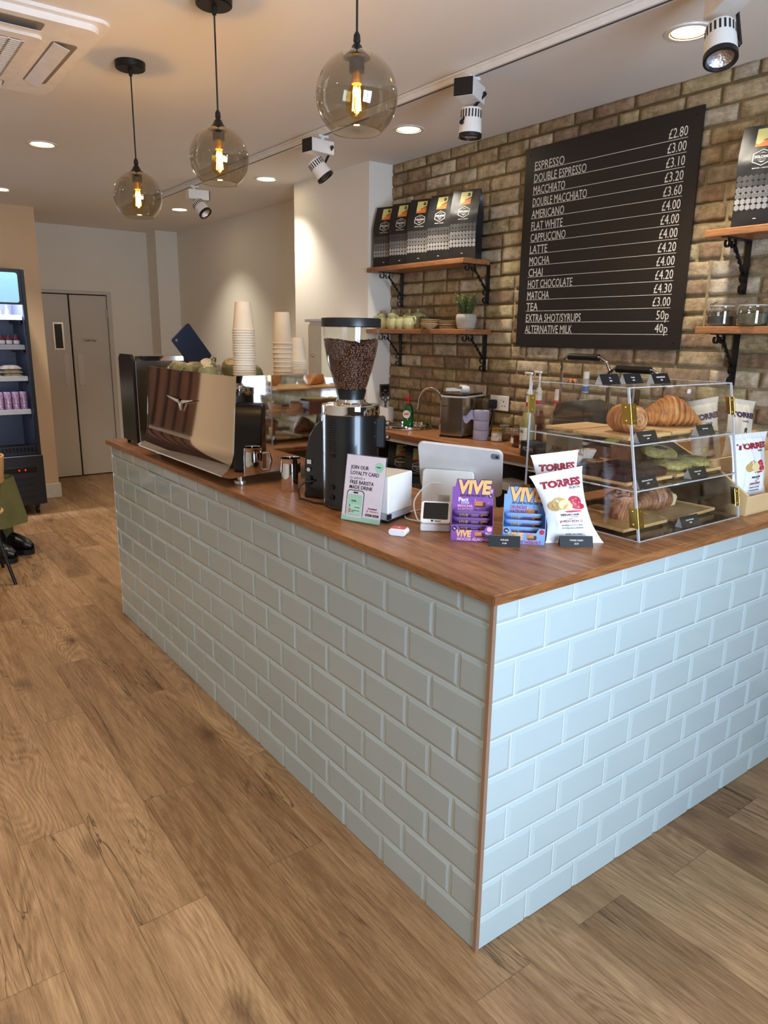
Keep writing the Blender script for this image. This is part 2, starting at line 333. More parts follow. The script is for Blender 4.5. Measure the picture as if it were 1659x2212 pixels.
# brick wall: every brick is raised from the mortar bed
def brick_mat():
    m = bpy.data.materials.new('reclaimed_brick'); m.use_nodes = True; nt = m.node_tree; b = nt.nodes['Principled BSDF']; L = nt.links
    at = nt.nodes.new('ShaderNodeAttribute'); at.attribute_name = 'tone'; tc = nt.nodes.new('ShaderNodeTexCoord')
    n = nt.nodes.new('ShaderNodeTexNoise'); n.inputs['Scale'].default_value = 22; n.inputs['Detail'].default_value = 7; n.inputs['Roughness'].default_value = .65
    L.new(tc.outputs['Object'], n.inputs['Vector'])
    r = nt.nodes.new('ShaderNodeValToRGB'); e = r.color_ramp.elements; e[0].position = .32; e[0].color = (.60, .55, .49, 1); e[1].position = .60; e[1].color = (1.16, 1.14, 1.12, 1)
    L.new(n.outputs['Fac'], r.inputs[0])
    mx = nt.nodes.new('ShaderNodeMix'); mx.data_type = 'RGBA'; mx.blend_type = 'MULTIPLY'; mx.inputs[0].default_value = 1
    L.new(at.outputs['Color'], mx.inputs[6]); L.new(r.outputs[0], mx.inputs[7])
    n2 = nt.nodes.new('ShaderNodeTexNoise'); n2.inputs['Scale'].default_value = 9; n2.inputs['Detail'].default_value = 6
    L.new(tc.outputs['Object'], n2.inputs['Vector']); r2 = nt.nodes.new('ShaderNodeValToRGB'); r2.color_ramp.elements[0].position = .62; r2.color_ramp.elements[1].position = .72
    L.new(n2.outputs['Fac'], r2.inputs[0]); m2 = nt.nodes.new('ShaderNodeMix'); m2.data_type = 'RGBA'; m2.inputs[7].default_value = (*lin((78, 60, 40)), 1)
    fa = nt.nodes.new('ShaderNodeMath'); fa.operation = 'MULTIPLY'; fa.inputs[1].default_value = .6; L.new(r2.outputs[0], fa.inputs[0]); L.new(fa.outputs[0], m2.inputs[0])
    L.new(mx.outputs[2], m2.inputs[6]); L.new(m2.outputs[2], b.inputs['Base Color']); b.inputs['Roughness'].default_value = .9; b.inputs['Specular IOR Level'].default_value = .15
    v = nt.nodes.new('ShaderNodeTexNoise'); v.inputs['Scale'].default_value = 55; v.inputs['Detail'].default_value = 8; v.inputs['Roughness'].default_value = .7; v.inputs['Distortion'].default_value = 1.5
    mp = nt.nodes.new('ShaderNodeMapping'); mp.inputs['Scale'].default_value = (1, .55, 1.3); L.new(tc.outputs['Object'], mp.inputs[0]); L.new(mp.outputs[0], v.inputs['Vector'])
    bp = nt.nodes.new('ShaderNodeBump'); bp.inputs['Distance'].default_value = .012; L.new(v.outputs['Fac'], bp.inputs['Height']); L.new(bp.outputs[0], b.inputs['Normal'])
    return m
def brick_wall():
    V, F, TN, MI = [], [], [], []; R = random.Random(3)
    pal = [(206, 184, 146), (198, 172, 130), (214, 196, 164), (188, 160, 120), (208, 186, 144), (178, 146, 112), (202, 176, 134), (216, 200, 172), (168, 140, 108), (200, 180, 130)]
    z = .1; row = 0
    while z < H:
        zt = min(z+.065, H); y = 2.915; first = True; odd = row % 2
        while y > FRONT:
            wd = .102 if (first and odd) else (.215 if R.random() > .22 else .15 if R.random() > .5 else .102)
            first = False; ya = y; yb = max(y-wd, FRONT)
            c = R.choice(pal); k = .86+R.random()*.26; gy = sum(lin(c))/3; tone = [min(1, (q*.86+gy*.14)*k) for q in lin(c)]
            nu, nv = (12, 6) if y > -.9 and z > .9 else (4, 3); base = len(V); sd = R.random()*50; tilt = (R.random()-.5)*.003; jz = (R.random()-.5)*.003
            for j in range(nv+1):
                for i in range(nu+1):
                    u = 0 if i == 0 else 1 if i == nu else (.0035+(wd-.007)*(i-1)/(nu-2))/wd; v = 0 if j == 0 else 1 if j == nv else (.0035+.058*(j-1)/(nv-2))/.065; e = min(u, 1-u)*wd; e2 = min(v, 1-v)*.065; ed = min(e, e2)
                    yy = ya+(yb-ya)*u; zz = z+(zt-z)*v+jz
                    n1 = noise.noise(Vector((yy*16+sd, zz*20, sd))); n2 = noise.noise(Vector((yy*45, zz*60, sd)))
                    dep = -.0085+tilt*(u-.5)*2-n1*.0035-n2*.0022
                    if ed < 1e-5: yy += n2*.003; zz += n1*.003; dep = .006
                    elif ed < .006: dep += .002
                    V.append((WX+dep, yy, min(zz, H)))
            for j in range(nv):
                for i in range(nu):
                    a = base+j*(nu+1)+i; F.append((a, a+1, a+nu+2, a+nu+1)); TN.append(tone); MI.append(0)
            y -= wd+.010
        z += .075; row += 1
    b = len(V); V += [(WX+.001, 2.915, 0), (WX+.001, FRONT, 0), (WX+.001, FRONT, H), (WX+.001, 2.915, H), (WX+.15, 2.915, 0), (WX+.15, FRONT, 0), (WX+.15, FRONT, H), (WX+.15, 2.915, H)]
    for f in ((0, 1, 2, 3), (4, 7, 6, 5), (0, 3, 7, 4), (1, 5, 6, 2), (3, 2, 6, 7), (0, 4, 5, 1)): F.append(tuple(b+i for i in f)); TN.append((.3, .3, .3)); MI.append(1)
    me = bpy.data.meshes.new('wall_right'); me.from_pydata(V, [], F); me.materials.append(brick_mat()); me.materials.append(mat('mortar', (138, 124, 92), .95, var=.2, vscale=25, bump=.003, bscale=160))
    me.polygons.foreach_set('material_index', MI); ca = me.color_attributes.new('tone', 'FLOAT_COLOR', 'CORNER')
    d = []
    for p, t in zip(me.polygons, TN): d += [t[0], t[1], t[2], 1]*p.loop_total
    ca.data.foreach_set('color', d); me.polygons.foreach_set('use_smooth', [True]*len(F)); me.update()
    o = bpy.data.objects.new('wall_right', me); C.objects.link(o); struct(o)
brick_wall()

# double door at the back
fr = G().box((DX1-.045, BACK-.012, 0), (DX1, BACK+.09, DH)).box((.466, BACK-.012, DH-.035), (DX1-.045, BACK+.09, DH)).build('trim_door', M_door, smooth=0); struct(fr)
for k, (a, b, tilt) in enumerate(((.47, .915, 0), (.932, 1.312, 0))):
    d = struct(G().box((a, BACK+.01, .01), (b, BACK+.05, DH-.045)).build('door_%d' % (k+1), M_door, smooth=0, bev=.003))
    px = b-.035 if k == 0 else a+.10
    x_ = (.826, .882) if k == 0 else (.965, 1.03)
    gp = G().box((x_[0], BACK+.006, .99), (x_[1], BACK+.0098, 1.338), .001)
    gp.build('push_plate', mat('satin_plate', (206, 202, 192), .3, .3), d, smooth=0)
    g = G()
    for xx in (x_[0]+.01, x_[1]-.01):
        for zz in (1.0, 1.328): g.cyl((xx, BACK+.0055, zz), (xx, BACK+.007, zz), .0035, n=8)
    g.build('screw', M_black, d)
    if k == 0:
        g = G(); g.box((.742, BACK+.002, 1.37), (.758, BACK+.0098, 1.655)).box((.832, BACK+.002, 1.37), (.848, BACK+.0098, 1.655)).box((.758, BACK+.002, 1.37), (.832, BACK+.0098, 1.388)).box((.758, BACK+.002, 1.637), (.832, BACK+.0098, 1.655))
        g.build('vision_panel_frame', M_chrome, d, smooth=0); G().box((.757, BACK+.007, 1.387), (.833, BACK+.0095, 1.638)).build('vision_panel_glass', mat('dark_glass', (30, 26, 24), .08), d, smooth=0)
    else:
        s_ = G().box((1.036, BACK+.004, 1.452), (1.192, BACK+.0098, 1.49), .001).build('door_sign', mat('sign_silver', (196, 190, 178), .4), d, smooth=0)
        G().at(T(0, BACK+.0038, 0)).text('Staff Only', .027, 1.114, 1.462, 1.05, 'CENTER', .02).build('lettering', M_ink, s_, smooth=0)
        G().cyl((1.318, BACK-.004, 1.70), (1.318, BACK-.004, 1.80), .008).box((1.30, BACK-.002, 1.7), (1.34, BACK+.0098, 1.8)).build('hinge', M_steel, d)
struct(G().box((.47, BACK+.099, 0), (DX1, BACK+.12, DH)).build('door_gap_shade_sheet', mat('gap_shade', (26, 20, 17), .9), smooth=0))  # dark sheet added behind the doors so their gaps read as shade

# slatted timber panel and white rail on the left part of the back wall (seen mirrored in the machine)
sp = thing('slatted_wall_panel', 'dark timber slatted panel on the tan wall left of the fridge', 'wall panel', (-1.85, 6.27, 1.12))
g = G()
for k in range(10): g.box((k*.115, -.05, 0), (k*.115+.085, -.012, 1.48), .004)
g.build('slats', wood('slat_walnut', (70, 40, 24), (112, 68, 40), 'Z', 1, .4, .5), sp, smooth=0)
G().box((-.02, -.012, 0), (1.15, 0, 1.48)).build('backing_board', mat('slat_backing', (38, 24, 18), .7), sp, smooth=0)
be = thing('wall_bench', 'white panelled bench below the slatted timber panel', 'bench', (-2.9, 6.27, 0))
G().box((0, -.02, .47), (2.2, 0, 1.09)).build('backrest', M_white, be, smooth=0)
G().box((0, -.45, .42), (2.05, 0, .47), .01).build('seat', wood('bench_oak', (150, 110, 70), (180, 140, 95), 'X'), be, smooth=0)
G().box((.02, -.42, 0), (2.03, 0, .42)).build('base', M_white, be, smooth=0)

# ================= ceiling fittings =================
DL = [(1.445, .59), (1.455, 2.2), (1.465, 3.82), (1.485, 5.49), (0, 3.82), (.06, 5.53), (-1.5, 3.82), (-1.5, 5.5), (-1.5, .59), (-1.5, 2.2), (-1.5, -1.1)]
names = ['nearest the brick wall above the menu board end', 'above the coffee bag shelf between the two middle spotlights', 'above the white pier', 'at the far end of the right-hand row', 'left of the pendant lamps', 'near the tan wall at the far left']
M_glow = mat('lamp_diffuser', (255, 240, 205), .5, emit=(255, 236, 196), es=14)
dl0 = None
for i, (x, y) in enumerate(DL):
    vis = i < 6
    if dl0 is None:
        dl0 = thing('ceiling_downlight', 'round recessed ceiling downlight '+names[0], 'ceiling light', (x, y, H))
        G().lathe([(.062, -.001), (.066, -.006), (.082, -.005), (.084, 0)], 32, cap=False).build('bezel', M_white, dl0)
        G().lathe([(.001, -.0015), (.058, -.0015)], 28, cap=False).build('diffuser', M_glow, dl0)
        G().lathe([(.057, -.0008), (.0625, -.0035)], 28, cap=False).build('reflector_ring', mat('amber_ring', (200, 160, 70), .3, .6), dl0)
    else:
        lb = ('round recessed ceiling downlight '+names[i]) if vis else 'round recessed ceiling downlight left of the picture, '+['beside the air conditioner far side', 'farthest back', 'beside the camera', 'beside the air conditioner', 'behind the camera'][i-6]
        dup(dl0, (x, y, H), label=lb)
    spot((x, y, H-.012), 36 if i < 6 else 50)
    
# pendants
M_smoke = clear('smoked_glass', (.70, .66, .57), .2, .01)
def pendant(x, y, zc, label, k_=1.0):
    t = thing('globe_pendant_lamp', label, 'pendant lamp', (x, y, H)); d = zc-H
    G().lathe([(.001, -.026), (.055, -.026), (.059, -.023), (.06, 0)], 32, cap=False).lathe([(.007, -.05), (.009, -.026)], 10).build('ceiling_rose', M_black, t)
    G().cyl((0, 0, -.04), (0, 0, d+.15), .003, n=8).build('cord', M_blackp, t)
    G().lathe([(.004, d+.15), (.0085, d+.142), (.0095, d+.128), (.007, d+.124), (.009, d+.121), (.012, d+.118), (.019, d+.104), (.034, d+.092), (.036, d+.089), (.02, d+.085), (.02, d+.056), (.001, d+.056)], 24).build('lamp_cap', M_black, t)
    pr = []
    for k in range(25):
        a = math.radians(20+(143-20)*k/24); pr.append((.1*k_*math.sin(a), d+.1*k_*math.cos(a)))
    g = G().lathe(pr, 48, cap=False); rim = pr[-1]
    g.tube([((rim[0])*math.cos(2*PI*i/36), rim[0]*math.sin(2*PI*i/36), rim[1]) for i in range(36)], .0012, 6, closed=True)
    g.build('glass_shade', M_smoke, t)
    b = G().lathe([(.013, d+.058), (.015, d+.03), (.024, d+.008), (.03, d-.015), (.026, d-.038), (.012, d-.052), (.001, d-.055)], 24, cap=False).build('bulb', clear('bulb_glass', (1, .86, .5), .06), t)
    G().lathe([(.013, d+.056), (.0135, d+.028)], 16).build('bulb_base', M_brass, b)
    g = G()
    for k in range(4):
        a = PI/4+k*PI/2; g.cyl((.007*math.cos(a), .007*math.sin(a), d+.022), (.011*math.cos(a), .011*math.sin(a), d-.035), .0016, n=6)
    g.build('filament', mat('glowing_filament', (255, 190, 80), .5, emit=(255, 178, 60), es=60), b)
    l = bpy.data.lights.new('pendant_lamp_light', 'POINT'); l.energy = 4; l.color = (1, .66, .3); l.shadow_soft_size = .012
    o = bpy.data.objects.new('pendant_lamp_light', l); C.objects.link(o); o.location = (x, y, zc-.01)
pendant(.05, .64, 2.172, 'smoked glass globe pendant lamp with glowing filament, nearest and largest of three', 1.08)
pendant(.006, 1.404, 2.143, 'smoked glass globe pendant lamp with glowing filament, middle of the three')
pendant(-.02, 2.168, 2.118, 'smoked glass globe pendant lamp with glowing filament, farthest of the three')

# spotlight track
tr = thing('lighting_track', 'long white ceiling lighting track carrying the spotlights', 'track', (1.105, 0, H))
G().box((-.018, -2.25, -.032), (.018, 5.0, 0), .002).box((-.03, -2.25, -.012), (-.018, 5.0, -.004)).build('rail', M_white, tr, smooth=0)
G().box((-.006, -2.25, -.0325), (.006, 1.95, -.0315)).box((-.006, 2.02, -.0325), (.006, 5.0, -.0315)).build('conductor_slot', mat('slot_grey', (90, 84, 78), .5), tr, smooth=0)
G().box((-.021, 1.9, -.036), (.021, 2.06, -.001), .003).build('coupler', M_white, tr, smooth=0)
def track_spot(y, label, bx, head, aim, arm_side):
    """driver box hangs from the rail; the cylindrical head turns on an arm"""
    t = thing('track_spotlight', label, 'spotlight', (1.105, y, H-.032))
    G().cyl((0, 0, 0), (0, 0, -.03), .013).box((-.03, -.016, -.01), (.03, .016, .002)).build('track_adapter', M_white, t)
    R = Matrix.Rotation(bx, 4, 'Z')
    G().at(Matrix.Translation((0, 0, -.028)) @ R).box((-.04, -.05, -.065), (.04, .10, 0), .002).build('driver_box', M_white, t, smooth=0)
    G().at(Matrix.Translation((0, 0, -.03)) @ R).box((-.0402, .1005, -.0632), (.0402, .106, .0022), .002).build('driver_end_cap', M_blackp, t, smooth=0)
    hp = Vector(head); a = Vector(aim).normalized()
    q = a.to_track_quat('-Z', 'Y').to_matrix().to_4x4(); Mh = Matrix.Translation(hp) @ q
    hd = G().at(Mh).lathe([(.001, .058), (.041, .058), (.043, .054), (.043, .022), (.0435, .02), (.047, -.036)], 28, cap=False).build('lamp_head', M_white, t)
    g = G().at(Mh)
    for k in range(20):
        b = 2*PI*k/20; g.at(Mh @ Matrix.Rotation(b, 4, 'Z')).box((.0422, -.0030, .020), (.0436, .0030, .05))
    g.build('cooling_slots', M_blackp, hd, smooth=0)
    G().at(Mh).lathe([(.047, -.036), (.0485, -.037), (.0485, -.052), (.041, -.054), (.037, -.045)], 28, cap=False).build('front_ring', M_blackp, hd)
    G().at(Mh).lathe([(.038, -.046), (.024, -.03), (.008, -.022), (.001, -.022)], 24, cap=False).build('reflector', mat('faceted_reflector', (235, 235, 240), .12, 1, bump=.004, bscale=140), hd)
    side = Mh.to_3x3() @ Vector((arm_side*.055, 0, .0)); j = hp+side; top = R @ Vector((arm_side*.05, -.03, 0)); top.z = -.057+.03-.03
    g = G().tube([j+(hp-j)*.15, j], .009, 10).tube([j, top], .006, 8).tube([top+Vector((0, 0, 0)), R @ Vector((arm_side*.02, -.03, 0))+Vector((0, 0, -.06))], .009, 10)
    g.build('arm', M_blackp, t)
track_spot(1.34, 'white track spotlight pointing straight down in front of the brick wall', 2.05, (.0, .0, -.175), (.0, .03, -1), -1)
track_spot(2.50, 'white track spotlight tilted towards the right beside the nearest globe lamp', 1.7, (0, .02, -.165), (.55, -.35, -.85), -1)
track_spot(4.25, 'small far white track spotlight at the end of the rail', -1.7, (.02, -.08, -.16), (.35, -.6, -.75), -1)
track_spot(.26, 'white track spotlight with bright faceted lens in the top right corner', 2.5, (-.03, -.02, -.185), (-.30, -.30, -1), -1)

# ceiling cassette air conditioner
ac = thing('ceiling_air_conditioner', 'large white square ceiling cassette air conditioner at the top left', 'air conditioner', (-.675, 2.29, H))
g = G(); R_ = .48
g.prism(rrect(-R_, -R_, R_, R_, .05), -.012, 0, 'XY'); g.prism(rrect(-R_+.03, -R_+.03, R_-.03, R_-.03, .05), -.034, -.012, 'XY'); g.build('fascia', mat('ac_white', (244, 238, 230), .4), ac, smooth=0)
for k in range(4):
    Mr = Matrix.Rotation(k*PI/2, 4, 'Z')
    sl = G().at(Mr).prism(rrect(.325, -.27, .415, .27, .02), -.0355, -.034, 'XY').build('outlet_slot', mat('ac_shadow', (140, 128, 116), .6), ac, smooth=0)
    G().at(Mr).add([(.33, -.26, -.036), (.33, .26, -.036), (.385, .26, -.052), (.385, -.26, -.052), (.33, -.26, -.038), (.33, .26, -.038), (.385, .26, -.054), (.385, -.26, -.054)], [(0, 1, 2, 3), (7, 6, 5, 4), (0, 4, 5, 1), (2, 6, 7, 3), (1, 5, 6, 2), (0, 3, 7, 4)]).build('louvre', M_white, sl, smooth=0)
g = G().prism(rrect(-.29, -.29, .29, .29, .03), -.045, -.034, 'XY'); g.build('intake_panel', mat('ac_white2', (240, 232, 222), .4), ac, smooth=0)
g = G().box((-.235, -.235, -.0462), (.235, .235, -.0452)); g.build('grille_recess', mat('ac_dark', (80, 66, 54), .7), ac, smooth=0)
g = G()
for k in range(22): g.box((-.235, -.232+k*.0213, -.050), (.235, -.232+k*.0213+.009, -.0462))
for k in range(11): g.box((-.236+k*.0463, -.235, -.050), (-.236+k*.0463+.009, .235, -.0462))
g.build('grille', mat('ac_white3', (232, 222, 208), .5), ac, smooth=0)
# ================= tiled service counter =================
def tile_face(g, org, r, L_, Ht, x_off, z_off, nrm, seed=1):
    """bevelled metro tiles laid in running bond over a face: r = unit direction along the face"""
    org = Vector(org); r = Vector(r); n = Vector(nrm); up = Vector((0, 0, 1)); R = random.Random(seed)
    def P(a, z, d): return org+r*a+up*z+n*d
    row = 0; z = z_off
    while z < Ht:
        a = x_off-.202*3-(.101 if row % 2 else 0)
        while a < L_:
            a0, a1 = max(a+.0012, .003), min(a+.202-.0012, L_-.002); zz0, zz1 = max(z+.0012, .001), min(z+.102-.0012, Ht)
            if a1-a0 > .008 and zz1-zz0 > .008:
                b = .0115; t = .0075+R.uniform(-.0004, .0004); e = .0035
                # a cut edge keeps its face flat up to the cut
                l = b if a0 <= a+.002 else .001; rr = b if a1 >= a+.199 else .001; bo = b if zz0 <= z+.002 else .001; to = b if zz1 >= z+.1 else .001
                tl = R.uniform(-.0006, .0006)
                vs = [P(a0, zz0, 0), P(a1, zz0, 0), P(a1, zz1, 0), P(a0, zz1, 0), P(a0, zz0, e), P(a1, zz0, e), P(a1, zz1, e), P(a0, zz1, e),
                      P(a0+l, zz0+bo, t+tl), P(a1-rr, zz0+bo, t-tl), P(a1-rr, zz1-to, t-tl), P(a0+l, zz1-to, t+tl)]
                fs = [(0,1,5,4),(1,2,6,5),(2,3,7,6),(3,0,4,7),(4,5,9,8),(5,6,10,9),(6,7,11,10),(7,4,8,11),(8,9,10,11)]
                if r.cross(up).dot(n) < 0: fs = [f[::-1] for f in fs]
                g.add(vs, fs)
            a += .202
        z += .102; row += 1
M_tile = mat('sage_tile_glaze', (174, 184, 181), .14, var=.025, vscale=2.5, bump=.0006, bscale=9, coat=.2)
M_grout = mat('pale_grout', (226, 226, 220), .8)
ZT = .966; DEP = .62; FRL = 1.885
ct = thing('service_counter', 'long L-shaped counter with pale sage metro tiles and brown timber edge', 'counter', (0, 0, 0))
g = G(); g.box((.005, .005, 0), (.575, 2.895, ZT-.003)); g.box((.575, .005, 0), (FRL, .58, ZT-.003)); g.build('carcass', M_grout, ct, smooth=0)
g = G(); tile_face(g, (0.008, 0, 0), (0, 1, 0), 2.895, ZT-.001, .212-.202, -.01, (-1, 0, 0), 4)
tile_face(g, (0, .008, 0), (1, 0, 0), FRL, ZT-.001, -.01, -.01, (0, -1, 0), 9); 
g.build('tiles', M_tile, ct, smooth=0)
G().box((-.003, -.003, 0), (.0085, .0085, ZT-.001)).build('corner_trim', mat('bronze_trim', (182, 150, 126), .35, .6), ct, smooth=0)
G().box((.575, .60, .08), (.60, 2.9, ZT-.002)).box((.6, .58, .08), (FRL, .6, ZT-.002)).build('inner_panel', mat('dark_inner_panel', (70, 60, 52), .6), ct, smooth=0)
G().box((.5, 2.8950, 0), (.52, 2.9, ZT-.005)).box((-.0, 2.8952, 0), (.575, 2.90, ZT-.003)).build('end_panel', M_white, ct, smooth=0)
# worktop boards
wt = thing('counter_worktop', 'oiled brown timber worktop along the counter', 'worktop', (0, 0, ZT))
g = G().prism([(-.014, -.014), (FRL, -.014), (FRL, .61), (.60, .61), (.60, 2.945), (-.014, 2.945)], 0, .025, 'XY'); g.build('board', M_counter, wt, smooth=0, bev=.003)
G().box((-.0135, -.0153, .001), (FRL, -.0142, .024)).build('front_edge_band', M_counterX, wt, smooth=0)
# ================= back counter under the brick wall =================
ZB = 1.0
bc = thing('back_counter', 'narrow timber back counter under the brick wall', 'counter', (1.5, .0, 0))
G().prism([(.0, .64), (.39, .64), (.39, 2.91), (-.03, 2.91)], ZB-.034, ZB, 'XY').build('worktop', M_shelf, bc, smooth=0, bev=.002)
G().prism([(.02, .64), (.025, .66), (-.01, 2.9), (-.02, 2.9)], ZB-.055, ZB-.034, 'XY').build('edge_rail', M_white, bc, smooth=0)
for yy in (.66, 1.62, 2.88): G().box((.03, yy, 0), (.385, yy+.02, ZB-.034)).build('side_panel', mat('grey_carcass', (120, 112, 104), .6), bc, smooth=0)
G().box((.06, .66, .525), (.385, 2.9, .545)).build('lower_shelf', mat('grey_carcass', (120, 112, 104), .6), bc, smooth=0)
# cream fridge between pier and machine
wf = thing('upright_fridge', 'tall narrow cream fridge standing beside the white pier', 'fridge', (1.385, 2.975, 0))
G().box((.02, .02, .02), (.31, .20, 1.20), .008).build('lower_door', mat('fridge_cream', (224, 216, 190), .4), wf, smooth=0)
G().box((.02, .02, 1.21), (.31, .20, 1.63), .008).build('upper_door', mat('fridge_cream', (224, 216, 190), .4), wf, smooth=0)
G().box((0, 0, 1.645), (.318, .21, 1.665), .004).build('top_cap', M_white, wf, smooth=0)
G().box((.03, .03, 0), (.30, .19, 1.645)).build('body', M_white, wf, smooth=0)
G().ball((-.0, .1, 1.43), .012).build('lock_knob', M_chrome, wf)
# ================= espresso machine =================
ZC = .991
em = thing('espresso_machine', 'large polished steel espresso machine with mirror-like back panel', 'espresso machine', (0, 1.40, ZC))
L_ = .955
prof = [(.042, .414), (.022, .13), (.012, .095), (-.006, .066), (-.030, .050), (-.031, .045), (.0, .038), (.06, .04), (.07, .05), (.06, .075), (.05, .13), (.07, .40)]
G().prism(prof, .012, L_-.012, 'XZ').build('back_panel', M_mirror, em, smooth=25)
side = [(.040, .418), (.020, .13), (.010, .095), (-.008, .067), (-.033, .051), (-.033, .046), (.0, .036), (.30, .052), (.34, .062), (.37, .085), (.40, .10), (.53, .10), (.53, .40), (.425, .405), (.42, .412), (.42, .418)]
G().prism(side, 0, .011, 'XZ').build('side_panel', M_mirror, em, smooth=0)
G().prism(side, L_-.011, L_, 'XZ').build('side_panel', M_mirror, em, smooth=0)
G().box((.045, .012, .05), (.50, L_-.012, .375)).build('body', M_steel, em, smooth=0)
G().box((.055, .012, .376), (.42, L_-.012, .381)).build('cup_tray', M_steel, em, smooth=0)
g = G(); g.tube([(.05, .03, .41), (.05, L_-.03, .41)], .004, 8); g.build('cup_rail', M_chrome, em)
for (x, y) in ((.06, .035), (.06, L_-.06), (.40, .05), (.40, L_-.06)):
    G().lathe([(.024, 0), (.025, .004), (.025, .016), (.023, .02), (.011, .021), (.011, .05)], 24, (x, y, 0)).build('foot', M_steel, em)
# winged emblem
e = G(); 
def slab(pts): e.prism([(p[0], p[1]) for p in pts], 0, .004, 'YZ')
e.at(T(.026, .52, .28, 0, 0, -.07))
e.prism([(-.15, .022), (-.02, .012), (0, -.002), (-.03, .0), (-.13, .016)], -.006, 0, 'YZ'); e.prism([(.15, .022), (.13, .016), (.03, .0), (0, -.002), (.02, .012)], -.006, 0, 'YZ')
e.prism([(-.022, .008), (0, -.004), (.022, .008), (0, -.034)], -.008, -.001, 'YZ')
e.build('winged_emblem', M_chrome, em, smooth=0)
for k in range(3):
    gh = G().cyl((.47, .2+k*.27, .30), (.56, .2+k*.27, .30), .035).cyl((.53, .2+k*.27, .30), (.53, .2+k*.27, .22), .033).build('group_head', M_chrome, em)
# upturned green cups on the tray
M_green = mat('sage_ceramic_glaze', (132, 134, 96), .12, var=.22, vscale=9, coat=.4); M_base = mat('raw_clay_foot', (206, 192, 160), .6)
def cup():
    t = thing('coffee_cup', 'x', 'cup')
    G().lathe([(.040, 0), (.042, .004), (.043, .02), (.038, .040), (.030, .052), (.022, .056)], 26, cap=False).build('bowl', M_green, t)
    G().lathe([(.022, .055), (.021, .062), (.016, .062), (.015, .058), (.001, .058)], 24, cap=False).build('foot_ring', M_base, t)
    G().tube([(.036, 0, .012), (.056, 0, .014), (.062, 0, .028), (.052, 0, .042), (.034, 0, .045)], .0045, 8).build('handle', M_green, t)
    return t
c0 = cup(); ZT_ = ZC+.381
cups = [((.12, 2.19), 0, 'upturned green cup on the machine, farthest along its back edge'), ((.10, 2.09), 0, 'upturned green cup on the machine, second from the far end'),
        ((.10, 1.985), 0, 'upturned green cup on the machine, third from the far end'), ((.14, 1.89), 1, 'green cup lying tilted with its pale base showing, among upturned cups'),
        ((.09, 1.775), 0, 'upturned green cup on the machine just left of the tallest paper cup stack'), ((.27, 1.93), 1, 'green cup tilted with pale base, half hidden by the tallest paper cup stack'),
        ((.27, 1.72), 0, 'upturned green cup seen between the two tall paper cup stacks, in front'), ((.36, 1.95), 0, 'upturned green cup between the tall paper cup stacks, behind the front one'),
        ((.17, 2.11), 0, 'upturned green cup on the machine in the second row, near the dark tablet')]
for i, ((x, y), k, lb) in enumerate(cups):
    o = c0 if i == 0 else dup(c0)
    o.location = (x, y, ZT_+(.028 if k else 0)); o['label'] = lb; o['group'] = 'green cups on the espresso machine'
    o.rotation_euler = (.5, -.65, .3) if k else (0, 0, i*1.3+1)
# paper cup stacks, cups upside down and nested
M_pcup = mat('paper_cup', (228, 210, 182), .7); M_prim = mat('paper_cup_rim', (234, 218, 192), .6)
def pcup(r0, r1, h):
    t = thing('paper_cup', 'x', 'paper cup')
    G().lathe([(r0, .002), (r1, h), (r1-.002, h+.001), (r1-.003, h-.006), (.001, h-.006)], 24, cap=False).build('cup_wall', M_pcup, t)
    G().lathe([(r0+.0005, 0), (r0+.003, .001), (r0+.0035, .003), (r0+.0025, .0055), (r0, .006)], 24, cap=False).build('rolled_rim', M_prim, t)
    return t
def pstack(x, y, n, pitch, r0, r1, h, where):
    t0 = pcup(r0, r1, h)
    for k in range(n):
        o = t0 if k == 0 else dup(t0)
        o.location = (x+rnd.uniform(-.0008, .0008), y+rnd.uniform(-.0008, .0008), ZT_+.0005+k*pitch); o['group'] = 'paper cups in '+where
        o['label'] = ('upturned pale paper cup topping '+where) if k == n-1 else ('nested pale paper cup, below the top one in '+where) 
pstack(.172, 1.60, 22, .0096, .0425, .030, .108, 'the tallest stack on the machine')
pstack(.345, 1.60, 9, .0188, .0385, .031, .125, 'the middle stack on the machine')
pstack(.405, 1.585, 11, .0078, .0385, .0275, .098, 'the shortest stack, nearest the grinder')
# tablet leaning behind the cups
tb = thing('tablet_computer', 'dark blue cased tablet tilted behind the green cups', 'tablet', (.235, 2.265, ZT_), rot=(0, 0, .25))
G().at(T(-.01, 0, .12, 0, 0, -.70)).prism(rrect(-.062, -.10, .062, .10, .01), -.005, .005, 'XZ').build('case', mat('navy_case', (30, 44, 74), .5), tb, smooth=0)
G().at(T(-.01, 0, .12, 0, 0, -.70)).prism(disc(-.045, .085, .006), -.007, -.005, 'XZ').build('camera_lens', M_chrome, tb, smooth=0)
G().at(T(-.01, 0, .12, 0, 0, -.70)).box((-.04, .004, -.11), (.04, .05, -.09)).at(Matrix()).box((-.02, .012, 0), (.07, .06, .10), .004).build('stand', M_blackp, tb, smooth=0)
# steel box behind the machine
sb = thing('steel_water_boiler', 'tall stainless steel catering unit with dark side at the far end of the counter', 'boiler', (.05, 2.61, ZC))
G().prism([(0, .02), (.215, .02), (.215, .44), (.19, .462), (.02, .462), (0, .44)], 0, .012, 'YZ').build('dark_side_panel', mat('dark_glossy_panel', (66, 58, 60), .18, .5), sb, smooth=0)
G().box((.012, .0, .02), (.45, .215, .455), .006).build('body', M_steel, sb, smooth=0)
G().box((.012, -.004, .43), (.45, .0, .455), .001).build('top_lip', M_chrome, sb, smooth=0)
for (x, y) in ((.02, .02), (.02, .19), (.43, .02), (.43, .19)): G().cyl((x, y, 0), (x, y, .022), .009, .012).build('foot', M_blackp, sb)
